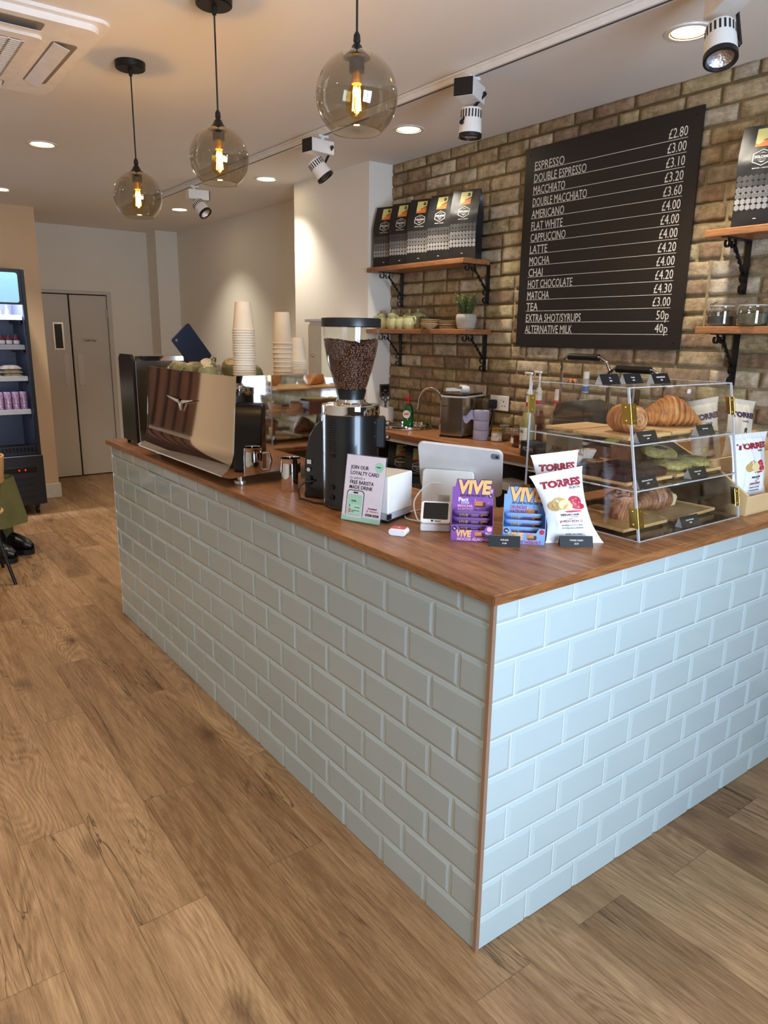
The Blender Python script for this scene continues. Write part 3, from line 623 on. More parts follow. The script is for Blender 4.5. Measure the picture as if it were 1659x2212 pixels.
# milk jug
mj = thing('milk_jug', 'small polished steel milk jug beside the small black grinder', 'jug', (.175, 1.245, ZC))
G().lathe([(.036, 0), (.038, .004), (.038, .08), (.036, .10), (.037, .122), (.0385, .124), (.036, .122), (.035, .10), (.036, .01), (.001, .006)], 32, cap=False).build('body', M_mirror, mj)
G().tube([(.03, .025, .1), (.05, .045, .105), (.056, .05, .07), (.05, .045, .035), (.028, .024, .03)], .004, 8, flat=1.6).build('handle', M_chrome, mj)
# small grinder with arched back
sg = thing('small_coffee_grinder', 'slim black coffee grinder with arched back beside the milk jug', 'grinder', (.232, 1.085, ZC), ang((.19, 1.14), (.27, 1.03)))
arch = [(-.068, 0), (-.068, .018), (-.064, .024), (-.066, .06), (-.066, .12), (-.058, .18), (-.045, .225), (-.028, .255), (-.008, .275), (.02, .285), (.05, .285), (.06, .28), (.06, 0)]
G().prism(arch, -.05, .07, 'XZ').build('housing', mat('satin_black', (15, 15, 16), .3, coat=.3), sg, smooth=40, bev=.006)
G().at(T(-.005, -.051, 0)).box((-.052, -.012, .05), (-.03, 0, .08), .003).build('socket', M_blackp, sg, smooth=0)
G().cyl((-.045, -.05, .105), (-.045, -.06, .105), .007).box((-.052, -.056, .125), (-.036, -.05, .14)).build('switches', M_chrome, sg)
# hopper grinder
gr = thing('coffee_grinder', 'tall black cylindrical coffee grinder with clear hopper', 'grinder', (.235, .935, ZC), ang((.18, 1.0), (.32, .91)))
G().lathe([(.096, .0), (.098, .004), (.0955, .012), (.0955, .312)], 64).build('body', mat('satin_black', (15, 15, 16), .3), gr)
G().lathe([(.0975, .313), (.098, .315), (.098, .343), (.096, .345), (.062, .347), (.052, .352), (.048, .362)], 64).build('chrome_collar', M_mirror, gr)
G().lathe([(.0455, .355), (.0445, .36), (.051, .388), (.052, .394), (.047, .394)], 40).build('hopper_neck', M_blackp, gr)
hp = [(.048, .392), (.056, .41), (.0655, .440), (.0745, .470), (.083, .505), (.0895, .540), (.0935, .570), (.0955, .600)]
hs = G().lathe(hp, 56, cap=False).build('hopper', clear('hopper_plastic', (.96, .955, .94), .13), gr)
G().lathe([(.0965, .596), (.0985, .598), (.0985, .620), (.097, .624), (.0001, .624)], 56).build('hopper_lid', mat('lid_black', (28, 30, 32), .35), gr)
g = G()
for k in range(13):
    z = .195+k*.0085
    g.at(Matrix.Rotation(-2.28, 4, 'Z') @ T(.0945, 0, z)).box((0, -.014, 0), (.0025, .014, .0035))
g.build('vent_slots', mat('slot_black', (4, 4, 4), .8), gr, smooth=0)
G().at(Matrix.Rotation(-2.28, 4, 'Z') @ T(.0945, 0, .175)).box((0, -.011, 0), (.003, .011, .012)).box((.002, -.006, .001), (.005, .006, .011)).build('power_switch', M_blackp, gr, smooth=0)
g = G().at(Matrix.Rotation(-.06, 4, 'Z')).box((.07, -.03, .20), (.118, .03, .305), .006); g.build('control_head', M_blackp, gr, smooth=0)
for z in (.283, .236): G().at(Matrix.Rotation(-.06, 4, 'Z')).cyl((.11, -.005, z), (.128, -.012, z), .011).cyl((.128, -.012, z), (.131, -.013, z), .0095).build('knob', M_chrome, gr)
for z in (.04, .075): G().at(Matrix.Rotation(-2.28, 4, 'Z') @ T(.095, 0, z)).cyl((0, 0, 0), (.006, 0, 0), .009).build('socket', M_blackp, gr)
# beans
def beans(origin):
    R = random.Random(5); g = G(); def_r = lambda z: next((a[0]+(b[0]-a[0])*(z-a[1])/(b[1]-a[1]) for a, b in zip(hp, hp[1:]) if a[1] <= z <= b[1]), .05)
    g.lathe([(.04, .394), (.056, .44), (.072, .505), (.08, .535), (.001, .548)], 24)
    def bean(p, nrm):
        q = Vector(nrm).to_track_quat('Z', 'X').to_matrix().to_4x4(); a = R.uniform(0, 6.28)
        M = Matrix.Translation(p) @ q @ Euler((R.uniform(-.5, .5), R.uniform(-.5, .5), a)).to_matrix().to_4x4()
        old = g.M; g.M = M; g.ball((0, 0, 0), .0055, 7, 5, (1.0, .72, .5)); g.M = old
    z = .398
    while z < .556:
        r = def_r(z)-.0045; n = int(2*PI*r/.0088)
        for k in range(n):
            a = 2*PI*(k+R.random()*.6)/n; top = .548+.008*math.sin(a*2+1)
            if z > top: continue
            bean(Vector((r*math.cos(a), r*math.sin(a), z+R.uniform(-.002, .002))), (math.cos(a), math.sin(a), -.25))
        z += .0068
    for k in range(330):
        r = .085*math.sqrt(R.random()); a = R.random()*6.28; bean(Vector((r*math.cos(a), r*math.sin(a), .548+.008*math.sin(a*2+1)*r/.085+R.uniform(-.002, .003))), (0, 0, 1))
    o = g.build('coffee_beans', mat('roasted_bean', (84, 50, 34), .38, var=.35, vscale=70)); o.location = gr.location; o.rotation_euler = gr.rotation_euler
    tag(o, 'dark roasted coffee beans filling the clear grinder hopper', 'coffee beans', kind='stuff')
beans(None)
# cable of the small grinder
cb = G().tube([(.17, 1.07, ZC+.065), (.14, 1.09, ZC+.06), (.115, 1.09, ZC+.04), (.105, 1.06, ZC+.012), (.13, 1.0, ZC+.0055), (.15, .96, ZC+.0055), (.135, .90, ZC+.0055), (.15, .83, ZC+.0055)], .004, 8).build('power_cable', M_blackp)
tag(cb, 'black power cable curling on the worktop in front of the two grinders', 'cable')

# ================= loyalty card sign =================
sg_ = thing('sign_holder', 'clear acrylic stand holding a pale pink loyalty card sign', 'sign', (.085, .769, ZC), 0)
th = ang((.085, .769), (.14, .629)); sg_.rotation_euler = (-.17, 0, th); Wd, Hg = .149, .212
G().box((0, 0, 0), (Wd, .003, Hg)).box((0, .003, 0), (Wd, .006, .004)).build('acrylic_sheet', clear('acrylic', (.95, .96, .96), .12, haze=.02), sg_, smooth=0)
P = G().m(0).box((.003, -.0016, .003), (Wd-.003, -.0004, Hg-.003)).m(1).box((.003, -.0019, .003), (Wd-.003, -.0016, .018))
P.m(1).prism(disc(.126, .178, .0155), -.0021, -.0016, 'XZ')
P.m(2).prism(rrect(.016, .014, .081, .1, .012), -.0020, -.0015, 'XZ').m(0).prism(rrect(.0185, .012, .0785, .0975, .0105), -.0023, -.002, 'XZ').m(1).prism(rrect(.022, .02, .075, .0865, .008), -.0026, -.0023, 'XZ')
P.m(2).prism(rrect(.040, .0895, .058, .0945, .0024), -.0026, -.0023, 'XZ').m(3).prism(rrect(.025, .024, .072, .055, .003), -.0028, -.0026, 'XZ')
P.m(0).box((.003, -.003, .0155), (Wd-.003, -.0029, .0155)).m(1).box((.003, -.0031, .003), (Wd-.003, -.0029, .014))
P.m(2).prism(rrect(.091, .024, .1145, .031, .0015), -.0022, -.0016, 'XZ').prism(rrect(.117, .024, .1405, .031, .0015), -.0022, -.0016, 'XZ')
P.m(0).box((.094, -.0024, .0262), (.0965, -.0022, .029)).box((.1185, -.0024, .0262), (.1205, -.0022, .029))
P.m(4).box((.028, -.003, .028), (.036, -.0028, .041))
P.build('card', [mat('pink_card', (224, 208, 212), .5), mat('mint_card', (164, 206, 174), .5), M_ink, mat('mint_pale', (178, 216, 188), .5), mat('pinkish_tile', (190, 120, 110), .5)], sg_, smooth=0)
t = G().at(T(0, -.0019, 0)).text('JOIN OUR', .0165, .022, .166, .88, bold=.008).text('LOYALTY CARD', .0165, .022, .148, .88, bold=.008).text('FREE BARISTA', .0165, .022, .119, .88, bold=.008).text('MADE DRINK', .0165, .022, .1035, .88, bold=.008)
t.text('Download', .0075, .0995, .046, bold=.02).text('CAMBERWELL', .005, .113, .178, .7, bold=.03) if False else t.text('Download', .0075, .0995, .046, bold=.02)
t.at(T(0, -.0029, 0)).text('3', .011, .028, .046, bold=.02).text('SOCIAL', .0055, .036, .064, bold=.04).text('FREE BARISTA MADE', .0032, .039, .0345).text('DRINK', .0032, .039, .030)
for k in range(4): t.prism(disc(.052+k*.005, .046, .0016, 8), -.0004, 0, 'XZ')
t.at(T(0, -.0023, 0)).text('SOCIAL', .0045, .1165, .1768, bold=.05)
t.build('lettering', M_ink, sg_, smooth=0)
G().at(T(0, -.0019, 0)).text('to unlock a', .0125, .021, .1345).build('lettering', mat('grey_ink', (130, 118, 122), .6), sg_, smooth=0)
G().at(T(0, -.0019, 0)).text('EMBARGO', .0075, .105, .037).box((.096, -.0006, .036), (.1005, 0, .0425)).build('lettering', mat('red_ink', (214, 110, 110), .6), sg_, smooth=0)
G().at(T(0, -.0024, 0)).text('App Store', .0032, .098, .0263).text('Google Play', .0032, .1215, .0263).build('lettering', M_paper, sg_, smooth=0)

# ================= receipt printer =================
pr = thing('receipt_printer', 'white cube receipt printer behind the loyalty sign', 'printer', (.176, .640, ZC), .36)
G().box((.0, .0, .03), (.145, .13, .148), .003).build('upper_cover', mat('printer_white', (238, 232, 224), .4), pr, smooth=0)
G().box((.003, .003, .008), (.142, .128, .03), .002).build('base', mat('printer_grey', (186, 184, 188), .4), pr, smooth=0)
G().box((-.0, .002, .002), (.144, .13, .0085)).build('foot_plate', M_blackp, pr, smooth=0); G().box((.0, -.001, .012), (.02, .003, .028)).build('paper_slot', M_blackp, pr, smooth=0)
for xx in (.01, .13):
    for yy in (.01, .12): G().cyl((xx, yy, 0), (xx, yy, .003), .006).build('foot', M_blackp, pr)

# ================= earbud case =================
ec = thing('earbud_case', 'small white earbud case with a red sticker on its top', 'earphone case', (.128, .522, ZC), ang((.124, .543), (.164, .503))-.2)
G().prism(rrect(-.027, -.0105, .027, .0105, .0104, 6), -.019, .019, 'XZ').at(Matrix()).build('shell', mat('glossy_white', (242, 240, 236), .2), ec, smooth=50, bev=.004)
ec.children[0].location = (0, 0, .0108)
G().box((-.021, -.015, .0214), (.021, .015, .0222)).build('sticker', mat('red_sticker', (206, 70, 74), .5), ec, smooth=0)
G().at(T(0, -.003, .0222, 0, -PI/2, 0)).text('O', .01, 0, 0, 1, 'CENTER').build('lettering', M_paper, ec, smooth=0)
# ================= card reader =================
cr = thing('card_reader', 'white square card reader with black screen on its dock', 'card reader', (.206, .519, ZC), ang((.206, .519), (.27, .458)))
G().prism([(0, 0), (.10, 0), (.10, .025), (.095, .036), (.07, .036), (0, .022)], 0, .09, 'YZ').build('dock', mat('reader_white', (232, 226, 218), .4), cr, smooth=0, bev=.004)
cr.children[-1].location = (0, 0, 0)
A_ = T(.0, .004, .018, 0, -PI/2+.80)
rd = G().at(A_).prism(rrect(0, 0, .09, .076, .008), -.016, 0, 'XZ').build('reader', mat('reader_white', (232, 226, 218), .4), cr, smooth=0, bev=.0015)
G().at(A_).prism(rrect(.008, .013, .082, .070, .003), -.0168, -.016, 'XZ').build('screen', mat('screen_black', (6, 6, 8), .08), rd, smooth=0)
G().at(A_ @ T(0, -.0166, 0)).text('Square', .007, .043, .0045, bold=.02).prism(rrect(.032, .004, .039, .010, .0015), -.0004, 0, 'XZ').build('lettering', M_ink, rd, smooth=0)
# ================= tablet till =================
ti = thing('tablet_till', 'white tablet till on a white stand, seen from behind', 'till', (.350, .585, ZC), ang((.40, .72), (.56, .50)))
G().box((-.08, .02, 0), (.10, .16, .006), .003).build('base_plate', mat('reader_white', (232, 226, 218), .4), ti, smooth=0)
st = G().at(T(.01, .01, .004, 0, -.10)).prism(rrect(-.083, 0, .083, .155, .012), 0, .016, 'XZ').build('stand_column', mat('stand_white', (228, 220, 208), .4), ti, smooth=0, bev=.003)
TB = T(.045, .04, .158, 0, .52, .06)
ta = G().at(TB).prism(rrect(-.135, -.095, .135, .095, .02, 8), 0, .010, 'XZ').build('tablet', mat('tablet_silver', (214, 208, 202), .35, .1), ti, smooth=0, bev=.003)
G().at(TB).prism(rrect(.10, .063, .126, .083, .006), -.002, 0, 'XZ').prism(disc(.118, .074, .005), -.004, -.002, 'XZ').build('camera_bump', mat('lens_grey', (120, 116, 118), .3), ta, smooth=0)
G().at(TB).prism(disc(.118, .074, .0038), -.0046, -.004, 'XZ').build('camera_lens', M_blackp, ta, smooth=0)
G().at(TB).prism(rrect(-.127, -.087, .127, .087, .012), .0101, .011, 'XZ').build('screen', mat('screen_black', (6, 6, 8), .08), ta, smooth=0)
G().at(T(.01, .01, .004, 0, -.10)).box((-.028, -.0012, .045), (.010, 0, .075)).build('chrome_plate', M_steel, st, smooth=0)
def wire(pts, r, name, m, lb, cat, lift=0):
    g = G(); P_ = [Vector(p) for p in pts]; out = []
    for i in range(len(P_)-1):
        a, b, c, d = P_[max(i-1, 0)], P_[i], P_[i+1], P_[min(i+2, len(P_)-1)]
        for k in range(6):
            t = k/6; out.append(.5*((2*b)+(-a+c)*t+(2*a-5*b+4*c-d)*t*t+(-a+3*b-3*c+d)*t**3))
    out.append(P_[-1]); o = g.tube(out, r, 8).build(name, m); tag(o, lb, cat); return o
wire([(.345, .585, ZC+.118), (.315, .615, ZC+.116), (.285, .645, ZC+.06), (.262, .60, ZC+.012), (.262, .565, ZC+.01)], .0024, 'charging_cable', M_white, 'white cable arching from the tablet stand to the card reader', 'cable')
wire([(.262, .585, ZC+.008), (.262, .66, ZC+.003), (.33, .72, ZC+.003), (.42, .71, ZC+.003), (.46, .69, ZC+.003)], .0022, 'charging_cable', M_white, 'white cable lying on the worktop behind the card reader', 'cable')
# ================= protein bar display boxes =================
M_peach = mat('peach_ink', (240, 182, 116), .6)
def bar_art(g, cx, cz, s, y):
    """cut chocolate bar picture: k = 4 choc, 5 caramel, 6 crumbs"""
    o = g.M; g.at(o @ T(0, y, 0))
    g.m(4).prism(rrect(cx-s*.9, cz-s*.55, cx+s, cz+s*.35, s*.25, 3), -.0006, 0, 'XZ').m(5).prism(rrect(cx-s, cz-s*.25, cx+s*.45, cz+s*.5, s*.12, 2), -.001, -.0005, 'XZ')
    R = random.Random(int(s*9e4)); g.m(4)
    for k in range(7): a = cx-s*.85+R.random()*s*1.15; b = cz-s*.1+R.random()*s*.45; g.prism(disc(a, b, s*.06, 6), -.0013, -.001, 'XZ')
    for k in range(9):
        a = R.random()*6.28; rr = s*(1.15+R.random()*.4); g.m(4 if k % 2 else 6).prism(disc(cx+rr*math.cos(a)*1.1, cz+rr*math.sin(a)*.62, s*.10, 7, s*.07), -.0005, 0, 'XZ')
    g.at(o); return g
def bar_box(label, loc, rz, body, dark, purple, hh=.150):
    t = thing('snack_bar_display_box', label, 'display box', loc, rz); w, dp = .120, .085
    mats = [mat('card_'+('violet' if purple else 'sky'), body, .5), mat('card_in_'+('violet' if purple else 'sky'), dark, .6), M_peach, mat('navy_ink', (44, 28, 60), .6), mat('choc_ink', (84, 46, 34), .6), mat('caramel_ink', (214, 132, 70), .6), mat('pink_ink', (238, 170, 190) if True else 0, .6), mat('crimson_ink', (176, 42, 60), .6), M_paper]
    g = G().m(0)
    front = rrect(0, 0, w, .040, .001, 1)
    g.prism([(0, 0), (w, 0), (w, .048), (w-.018, .048), (w-.026, .034), (.026, .034), (.018, .048), (0, .048)], 0, .0015, 'XZ')
    for x in (0, w-.0015): g.prism([(0, 0), (dp, 0), (dp, .09), (.050, .09), (0, .048)], x, x+.0015, 'YZ')
    g.box((0, 0, 0), (w, dp, .002)); g.build('tray', mats, t, smooth=0)
    b = G().m(1 if False else 0)
    b.prism([(0, 0), (w, 0), (w, hh-.010), (w-.004, hh-.010), (w-.014, hh+.010), (w-.022, hh+.012), (.012, hh+.016), (.008, hh-.008), (0, hh-.008)], dp-.002, dp, 'XZ')
    b.build('back_card', mats, t, smooth=0)
    a = G().at(T(0, dp-.002, 0)); a.m(3).text('VIVE', .054, w*.52, hh-.0255, .88, 'CENTER', .085, .0004, .12).m(2).at(T(0, dp-.003, 0)).text('VIVE', .054, w*.52, hh-.0255, .88, 'CENTER', .055, .0004, .12)
    a.at(T(0, dp-.002, 0)).m(3).text('NATURAL PROTEIN BAR', .0085, w*.5, hh-.036, .8, 'CENTER', .03)
    if purple:
        a.m(8).text('Pact', .017, .018, hh-.051, 1, bold=.03).text('COFFEE', .005, .026, hh-.0575, 1.4, bold=.02).m(6).text('MOCHA', .0105, .016, hh-.068, 1.15, bold=.03).text('ALMOND', .0105, .016, hh-.078, 1.05, bold=.03)
    else: a.m(7).text('CRUNCHY', .013, .018, hh-.050, .78, bold=.03).text('HAZELNUT', .014, .018, hh-.063, .72, bold=.03)
    bar_art(a, .082, hh-.058, .017, 0); a.m(6 if purple else 7).prism(disc(w-.009, hh-.018, .0065, 14), -.0006, 0, 'XZ').m(3).prism(disc(w-.009, hh-.032, .0065, 14), -.0006, 0, 'XZ').m(8).text('9g' if purple else '10g', .006, w-.009, hh-.034, 1, 'CENTER', .02, .0008)
    a.build('back_artwork', mats, t, smooth=0)
    a = G().m(2).text('VIVE', .026, .036, .0145, .82, 'CENTER', .055, .0003, .12); a.m(6 if purple else 7).text('MOCHA ALMOND' if purple else 'CRUNCHY HAZELNUT', .0115, w*.53, .003, .95 if purple else .78, 'CENTER', .03)
    bar_art(a, .082, .022, .014, 0); a.m(3).prism(disc(.0105, .038, .0072, 16), -.0006, 0, 'XZ').m(6 if purple else 7).prism(disc(w-.0105, .038, .0072, 16), -.0006, 0, 'XZ')
    if purple: a.m(8).text('Pact', .010, .099, .022, .9, bold=.03).text('COFFEE', .003, .1, .018, 1.3)
    a.m(8).text('9g' if purple else '10g', .006, .0105, .036, 1, 'CENTER', .02, .0008); a.build('front_artwork', mats, t, smooth=0)
    # the bars
    wrap = mats[0] if not purple else mat('violet_wrapper', (120, 88, 140), .35); fl = ['lying lowest at the front', 'second from the front', 'third from the front', 'lying highest at the back']
    base = None
    for k in range(4):
        lb = ('violet' if purple else 'blue') + ' wrapped snack bar in the '+('violet' if purple else 'blue')+' box, '+fl[k]
        M = Matrix.Translation(loc) @ Matrix.Rotation(rz, 4, 'Z') @ T(w/2, .018+.0155*k, .018+.0165*k, rnd.uniform(-.04, .04), .75)
        if base is None:
            base = thing('snack_bar', lb, 'snack bar', (0, 0, 0))
            def f(u, v):
                x = (u-.5)*.105; th_ = 1-abs(2*u-1)**8; z = (v-.5)*.027*(1-.15*abs(2*u-1)**6)
                return (x, -.0065*th_*math.cos((v-.5)*PI)**.6, z)
            def fb(u, v): p = f(u, v); return (p[0], -p[1]*.8, p[2])
            G().grid(f, 24, 8).grid(fb, 24, 8, True).build('wrapper', wrap, base, smooth=60)
            q = G(); q.m(2).at(T(0, -.0068, 0)).text('VIVE', .017, -.026, -.0055, .8, 'CENTER', .02, .0003, .12).m(6 if purple else 7).text('MOCHA' if purple else 'CRUNCHY', .006, .008, .001, .9, 'CENTER', .03).text('ALMOND' if purple else 'HAZELNUT', .006, .008, -.006, .9, 'CENTER', .03)
            q.m(5).prism(rrect(.024, -.007, .046, .007, .004, 3), -.0006, 0, 'XZ').m(4).prism(rrect(.03, -.008, .048, .001, .003, 3), -.0008, 0, 'XZ'); q.build('wrapper_print', mats, base, smooth=0)
            o = base
        else: o = dup(base, label=lb)
        o.matrix_world = M; o.location = M.translation; o.rotation_euler = M.to_euler(); o['group'] = 'snack bars in the '+('violet' if purple else 'blue')+' box'
bar_box('violet cardboard display box of snack bars with peach lettering, beside the card reader', (.211, .388, ZC), ang((.211, .388), (.295, .309)), (136, 78, 156), (110, 60, 130), True)
_m.pop('pink_ink')
bar_box('light blue cardboard display box of snack bars with peach lettering, beside the crisps', (.318, .288, ZC), ang((.314, .296), (.402, .203)), (128, 164, 214), (108, 146, 200), False, .134)

# ================= price tags (folded black cards in clear wedges) =================
def tag_card(label, loc, rz, lines, w=.088, h=.032, rot=None, clear_wedge=False, group='black price cards'):
    t = thing('price_tag', label, 'price tag', loc, rz, group)
    if rot: t.rotation_euler = rot
    d = .028
    A = T(0, 0, 0, 0, -.48)
    G().at(A).box((0, 0, 0), (w, .0012, h)).build('black_card', mat('tag_black', (20, 20, 23), .45), t, smooth=0)
    if clear_wedge: G().prism([(.0012, 0), (d, 0), (h*math.sin(.48)+.001, h*math.cos(.48))], .0, w, 'YZ').build('acrylic_wedge', clear('wedge_acrylic', (.93, .93, .93), .15, haze=.35), t, smooth=0)
    else: G().at(T(0, d, 0, 0, .42)).box((0, 0, 0), (w, .001, h)).build('back_flap', mat('tag_grey', (120, 118, 120), .6), t, smooth=0)
    g = G().at(A)
    for k, s in enumerate(lines): g.text(s, .0062, w/2, h*.56-k*.0095, .9, 'CENTER', .02)
    g.build('lettering', M_whiteink, t, smooth=0); return t
tag_card('black folded price card in front of the snack bar boxes', (.262, .285, ZC), ang((.262, .285), (.325, .227)), ['VIVE BAR', '£1.80'])
tag_card('black folded price card in front of the leaning crisp packet', (.425, .166, ZC), ang((.425, .166), (.5, .11)), ['TORRES CRISPS', '£2.50'], w=.093)

# ================= crisp packets =================
M_bag = mat('glossy_white_bag', (238, 236, 236), .28, var=.01); M_bred = mat('brand_red', (150, 34, 50), .5)
def crisp_bag(label, loc, rz, rot, flavour, kind=0, w=.155, h=.205, bm=None, group=None, flare=.018, skew=0, tilt=0):
    t = thing('crisp_packet', label, 'crisp packet', loc, rz, group)
    if rot: t.rotation_euler = rot
    sd = rnd.random()*30
    def prof(u, v):
        wv = 1-.20*math.sin(PI*min(max(v, 0), 1))**.7+(.10*max(0, .25-v)/.25 if flare else 0)
        x = (u-.5)*w*wv; e = max(0, 1-abs(2*u-1)**2.6)**.8; s_ = math.sin(PI*min(1, max(0, (v-.035)/.9)))**.62 if .035 < v < .935 else 0
        n = noise.noise(Vector((u*5+sd, v*5, sd))); cr = noise.noise(Vector((u*14+sd, v*4, 3)))*(.004*(1-s_*.5))
        return x, .030*e*s_*(1+.25*n)+cr*e, v*h
    def SK(q): x, y, z = q; return (x-skew*z, y, z+tilt*x*min(1, max(0, z/h))**1.5)
    def F(u, v): x, d, z = prof(u, v); return SK((x, -d, z))
    def B(u, v): x, d, z = prof(u, v); return SK((x, d*.75, z))
    G().grid(F, 40, 46).grid(B, 24, 28, True).build('packet', bm or M_bag, t, smooth=80)
    def fn(p):
        u = p.x/w+.5; v = p.z/h; wv = 1-.20*math.sin(PI*min(max(v, 0), 1))**.7+(.10*max(0, .25-v)/.25 if flare else 0)
        uu = (p.x/wv)/w+.5; x, d, z = prof(min(max(uu, 0), 1), min(max(v, 0), 1)); return SK((p.x, -d-.0008+p.y, z))
    mats = [M_bred, mat('dark_text', (60, 58, 60), .6), mat('potato_skin', (196, 160, 96), .6), mat('potato_flesh', (232, 214, 150), .6), mat('ham_red', (188, 44, 60), .5), mat('ham_pink', (226, 120, 130), .5), mat('dark_plum', (70, 44, 66), .6), mat('bottle_amber', (190, 110, 70), .5), mat('lemon_green', (196, 196, 70), .5)]
    g = G(); g.fn = fn
    if kind == 0:
        g.m(0).text('TORRES', .026, 0, h*.79, 1.12, 'CENTER', .06, .0002, .12, 0, w*.74); g.m(1).text('SELECTA', .0085, .035, h*.745, 1, 'CENTER', .02)
        y = h*.55
        g.m(2).prism(disc(-.036, y-.004, .017, 18, .015), -.0006, 0, 'XZ').prism(disc(-.020, y+.002, .021, 18, .018), -.0010, 0, 'XZ').m(3).prism(disc(-.006, y-.003, .020, 18, .015), -.0014, 0, 'XZ')
        g.m(4).prism(disc(.024, y+.006, .019, 14, .014), -.0012, 0, 'XZ').prism(disc(.030, y-.009, .019, 14, .009), -.0014, 0, 'XZ').m(5)
        for q in ((.018, .009), (.028, .012), (.034, .002), (.022, -.002), (.03, -.011), (.018, .002)): g.prism(disc(q[0], y+q[1], .0035, 8, .0022), -.0020, 0, 'XZ')
        g.m(4).prism(disc(.012, y-.022, .026, 14, .0028), -.0006, 0, 'XZ')
        g.m(1).text(flavour[0], .0088, 0, h*.385, 1, 'CENTER', .02).text('FLAVOURED', .004, 0, h*.36).m(0).text('SABOR A', .004, 0, h*.335, 1, 'CENTER').text(flavour[1], .0095, 0, h*.295, .95, 'CENTER', .01)
        g.m(1).text('PREMIUM POTATO CRISPS', .0052, 0, h*.245, 1, 'CENTER').text('PATATAS FRITAS PREMIUM', .0052, 0, h*.205, 1, 'CENTER').text('Net WT 1.76 OZ (50 g)', .005, 0, h*.12, 1, 'CENTER', .02)
        g.box((-.04, -.0002, h*.272), (.04, 0, h*.274)).box((-.04, -.0002, h*.19), (.04, 0, h*.192))
    else:
        g.m(6).text('TORRES', .027, 0, h*.72, 1.05, 'CENTER', .065, .0002, 0, 0, w*.78).text('·TAPAS·', .010, 0, h*.645, 1, 'CENTER', .02); g.m(1).prism(rrect(-.006, h*.30, .006, h*.56, .003, 3), -.001, 0, 'XZ').m(7).prism(rrect(-.012, h*.27, .012, h*.47, .004, 3), -.0006, 0, 'XZ').m(6).prism(rrect(-.007, h*.29, .007, h*.45, .002, 3), -.0013, 0, 'XZ')
        g.m(8).prism(disc(-.026, h*.29, .014, 14, .012), -.0007, 0, 'XZ').prism(disc(.026, h*.29, .012, 14, .012), -.0007, 0, 'XZ'); g.m(6).text('VINEGAR', .012, 0, h*.16, 1, 'CENTER', .02, .0002, .15).m(1).text('Flavoured potato crisps', .0065, 0, h*.12, 1, 'CENTER')
    g.build('packet_print', mats, t, smooth=0); return t
crisp_bag('white crisp packet with ham and potatoes picture, leaning in front of another packet', (.495, .172, ZC), 0, (-.20, 0, ang((.434, .227), (.568, .138))), ('IBERIAN HAM', 'JAMÓN IBÉRICO'), skew=.28, tilt=.2)
crisp_bag('white crisp packet standing behind the leaning one, only its top showing', (.545, .265, ZC+.002), 0, (-.10, 0, ang((.48, .30), (.60, .22))), ('BLACK TRUFFLE', 'TRUFA NEGRA'), h=.240, w=.145, skew=.12, tilt=.12)

# ================= acrylic pastry case =================
CX0, CX1, CB = .652, 1.212, .515
def yf(z): return .068+(z-ZC)*(.150-.068)/(1.428-ZC)      # the front leans back
M_ac = clear('case_acrylic', (.99, .99, .985), .08, .01); M_edge = mat('frosted_edge', (215, 215, 212), .4)
M_edge = clear('edge_acrylic', (.9, .9, .9), .3, .15, haze=.55)
pc = thing('pastry_display_case', 'clear acrylic pastry display case with brass hinges and three levels', 'display case', (0, 0, 0))
th_ = .004
def sidep(x): 
    return G().prism([(yf(ZC), ZC), (CB, ZC), (CB, 1.428), (yf(1.428), 1.428)], x, x+th_, 'YZ')
sidep(CX0).build('side_panel', M_ac, pc, smooth=0); sidep(CX1-th_).build('side_panel', M_ac, pc, smooth=0)
G().prism([(yf(ZC)-.001, ZC), (yf(ZC)+.003, ZC), (yf(1.428)+.003, 1.428), (yf(1.428)-.001, 1.428)], CX0, CX1, 'YZ').build('front_panel', M_ac, pc, smooth=0)
G().box((CX0, yf(1.428), 1.424), (CX1, CB, 1.428)).build('top_panel', M_ac, pc, smooth=0)
G().box((CX0+th_, yf(ZC)+.004, ZC+.0002), (CX1-th_, CB, ZC+.004)).build('base_panel', M_ac, pc, smooth=0)
for xa, xb in ((CX0+.002, (CX0+CX1)/2-.002), ((CX0+CX1)/2+.002, CX1-.002)):
    dr = G().box((xa, CB, ZC+.006), (xb, CB+.004, 1.420)).build('rear_door', M_ac, pc, smooth=0)
SH = (1.267, 1.137)
for z in SH: G().box((CX0+th_, yf(z)+.003, z-.004), (CX1-th_, CB-.006, z)).build('shelf', M_ac, pc, smooth=0)
g = G(); e = .0022
for z in (ZC+.001, 1.427):
    g.box((CX0-.0006, yf(z)-.001, z-e*.6), (CX1+.0006, yf(z)+.002, z+e*.6)); g.box((CX0-.0006, yf(z), z-e*.6), (CX0+.003, CB, z+e*.6)); g.box((CX1-.003, yf(z), z-e*.6), (CX1+.0006, CB, z+e*.6))
for z in SH: g.box((CX0+.001, yf(z), z-.004), (CX1-.001, yf(z)+.003, z-.0005)); g.box((CX0+.0005, yf(z), z-.004), (CX0+.003, CB-.006, z-.0005)); g.box((CX1-.003, yf(z), z-.004), (CX1-.0005, CB-.006, z-.0005))
for x in (CX0, CX1-.004):
    g.prism([(yf(ZC)-.0015, ZC), (yf(ZC)+.0045, ZC), (yf(1.428)+.0045, 1.428), (yf(1.428)-.0015, 1.428)], x-.0008, x+.0048, 'YZ'); g.box((x-.0005, CB-.003, ZC), (x+.0045, CB+.001, 1.428))
g.build('polished_edges', M_edge, pc, smooth=0)
g = G()
for z in (1.428, *SH):
    g.box((CX0-.0012, .22, z-.004), (CX0+.001, .25, z+.0006)); g.box((CX0+.19, yf(z)-.0022, z-.004), (CX0+.22, yf(z), z+.0006)); g.box((CX0-.0012, .44, z-.004), (CX0+.001, .47, z+.0006))
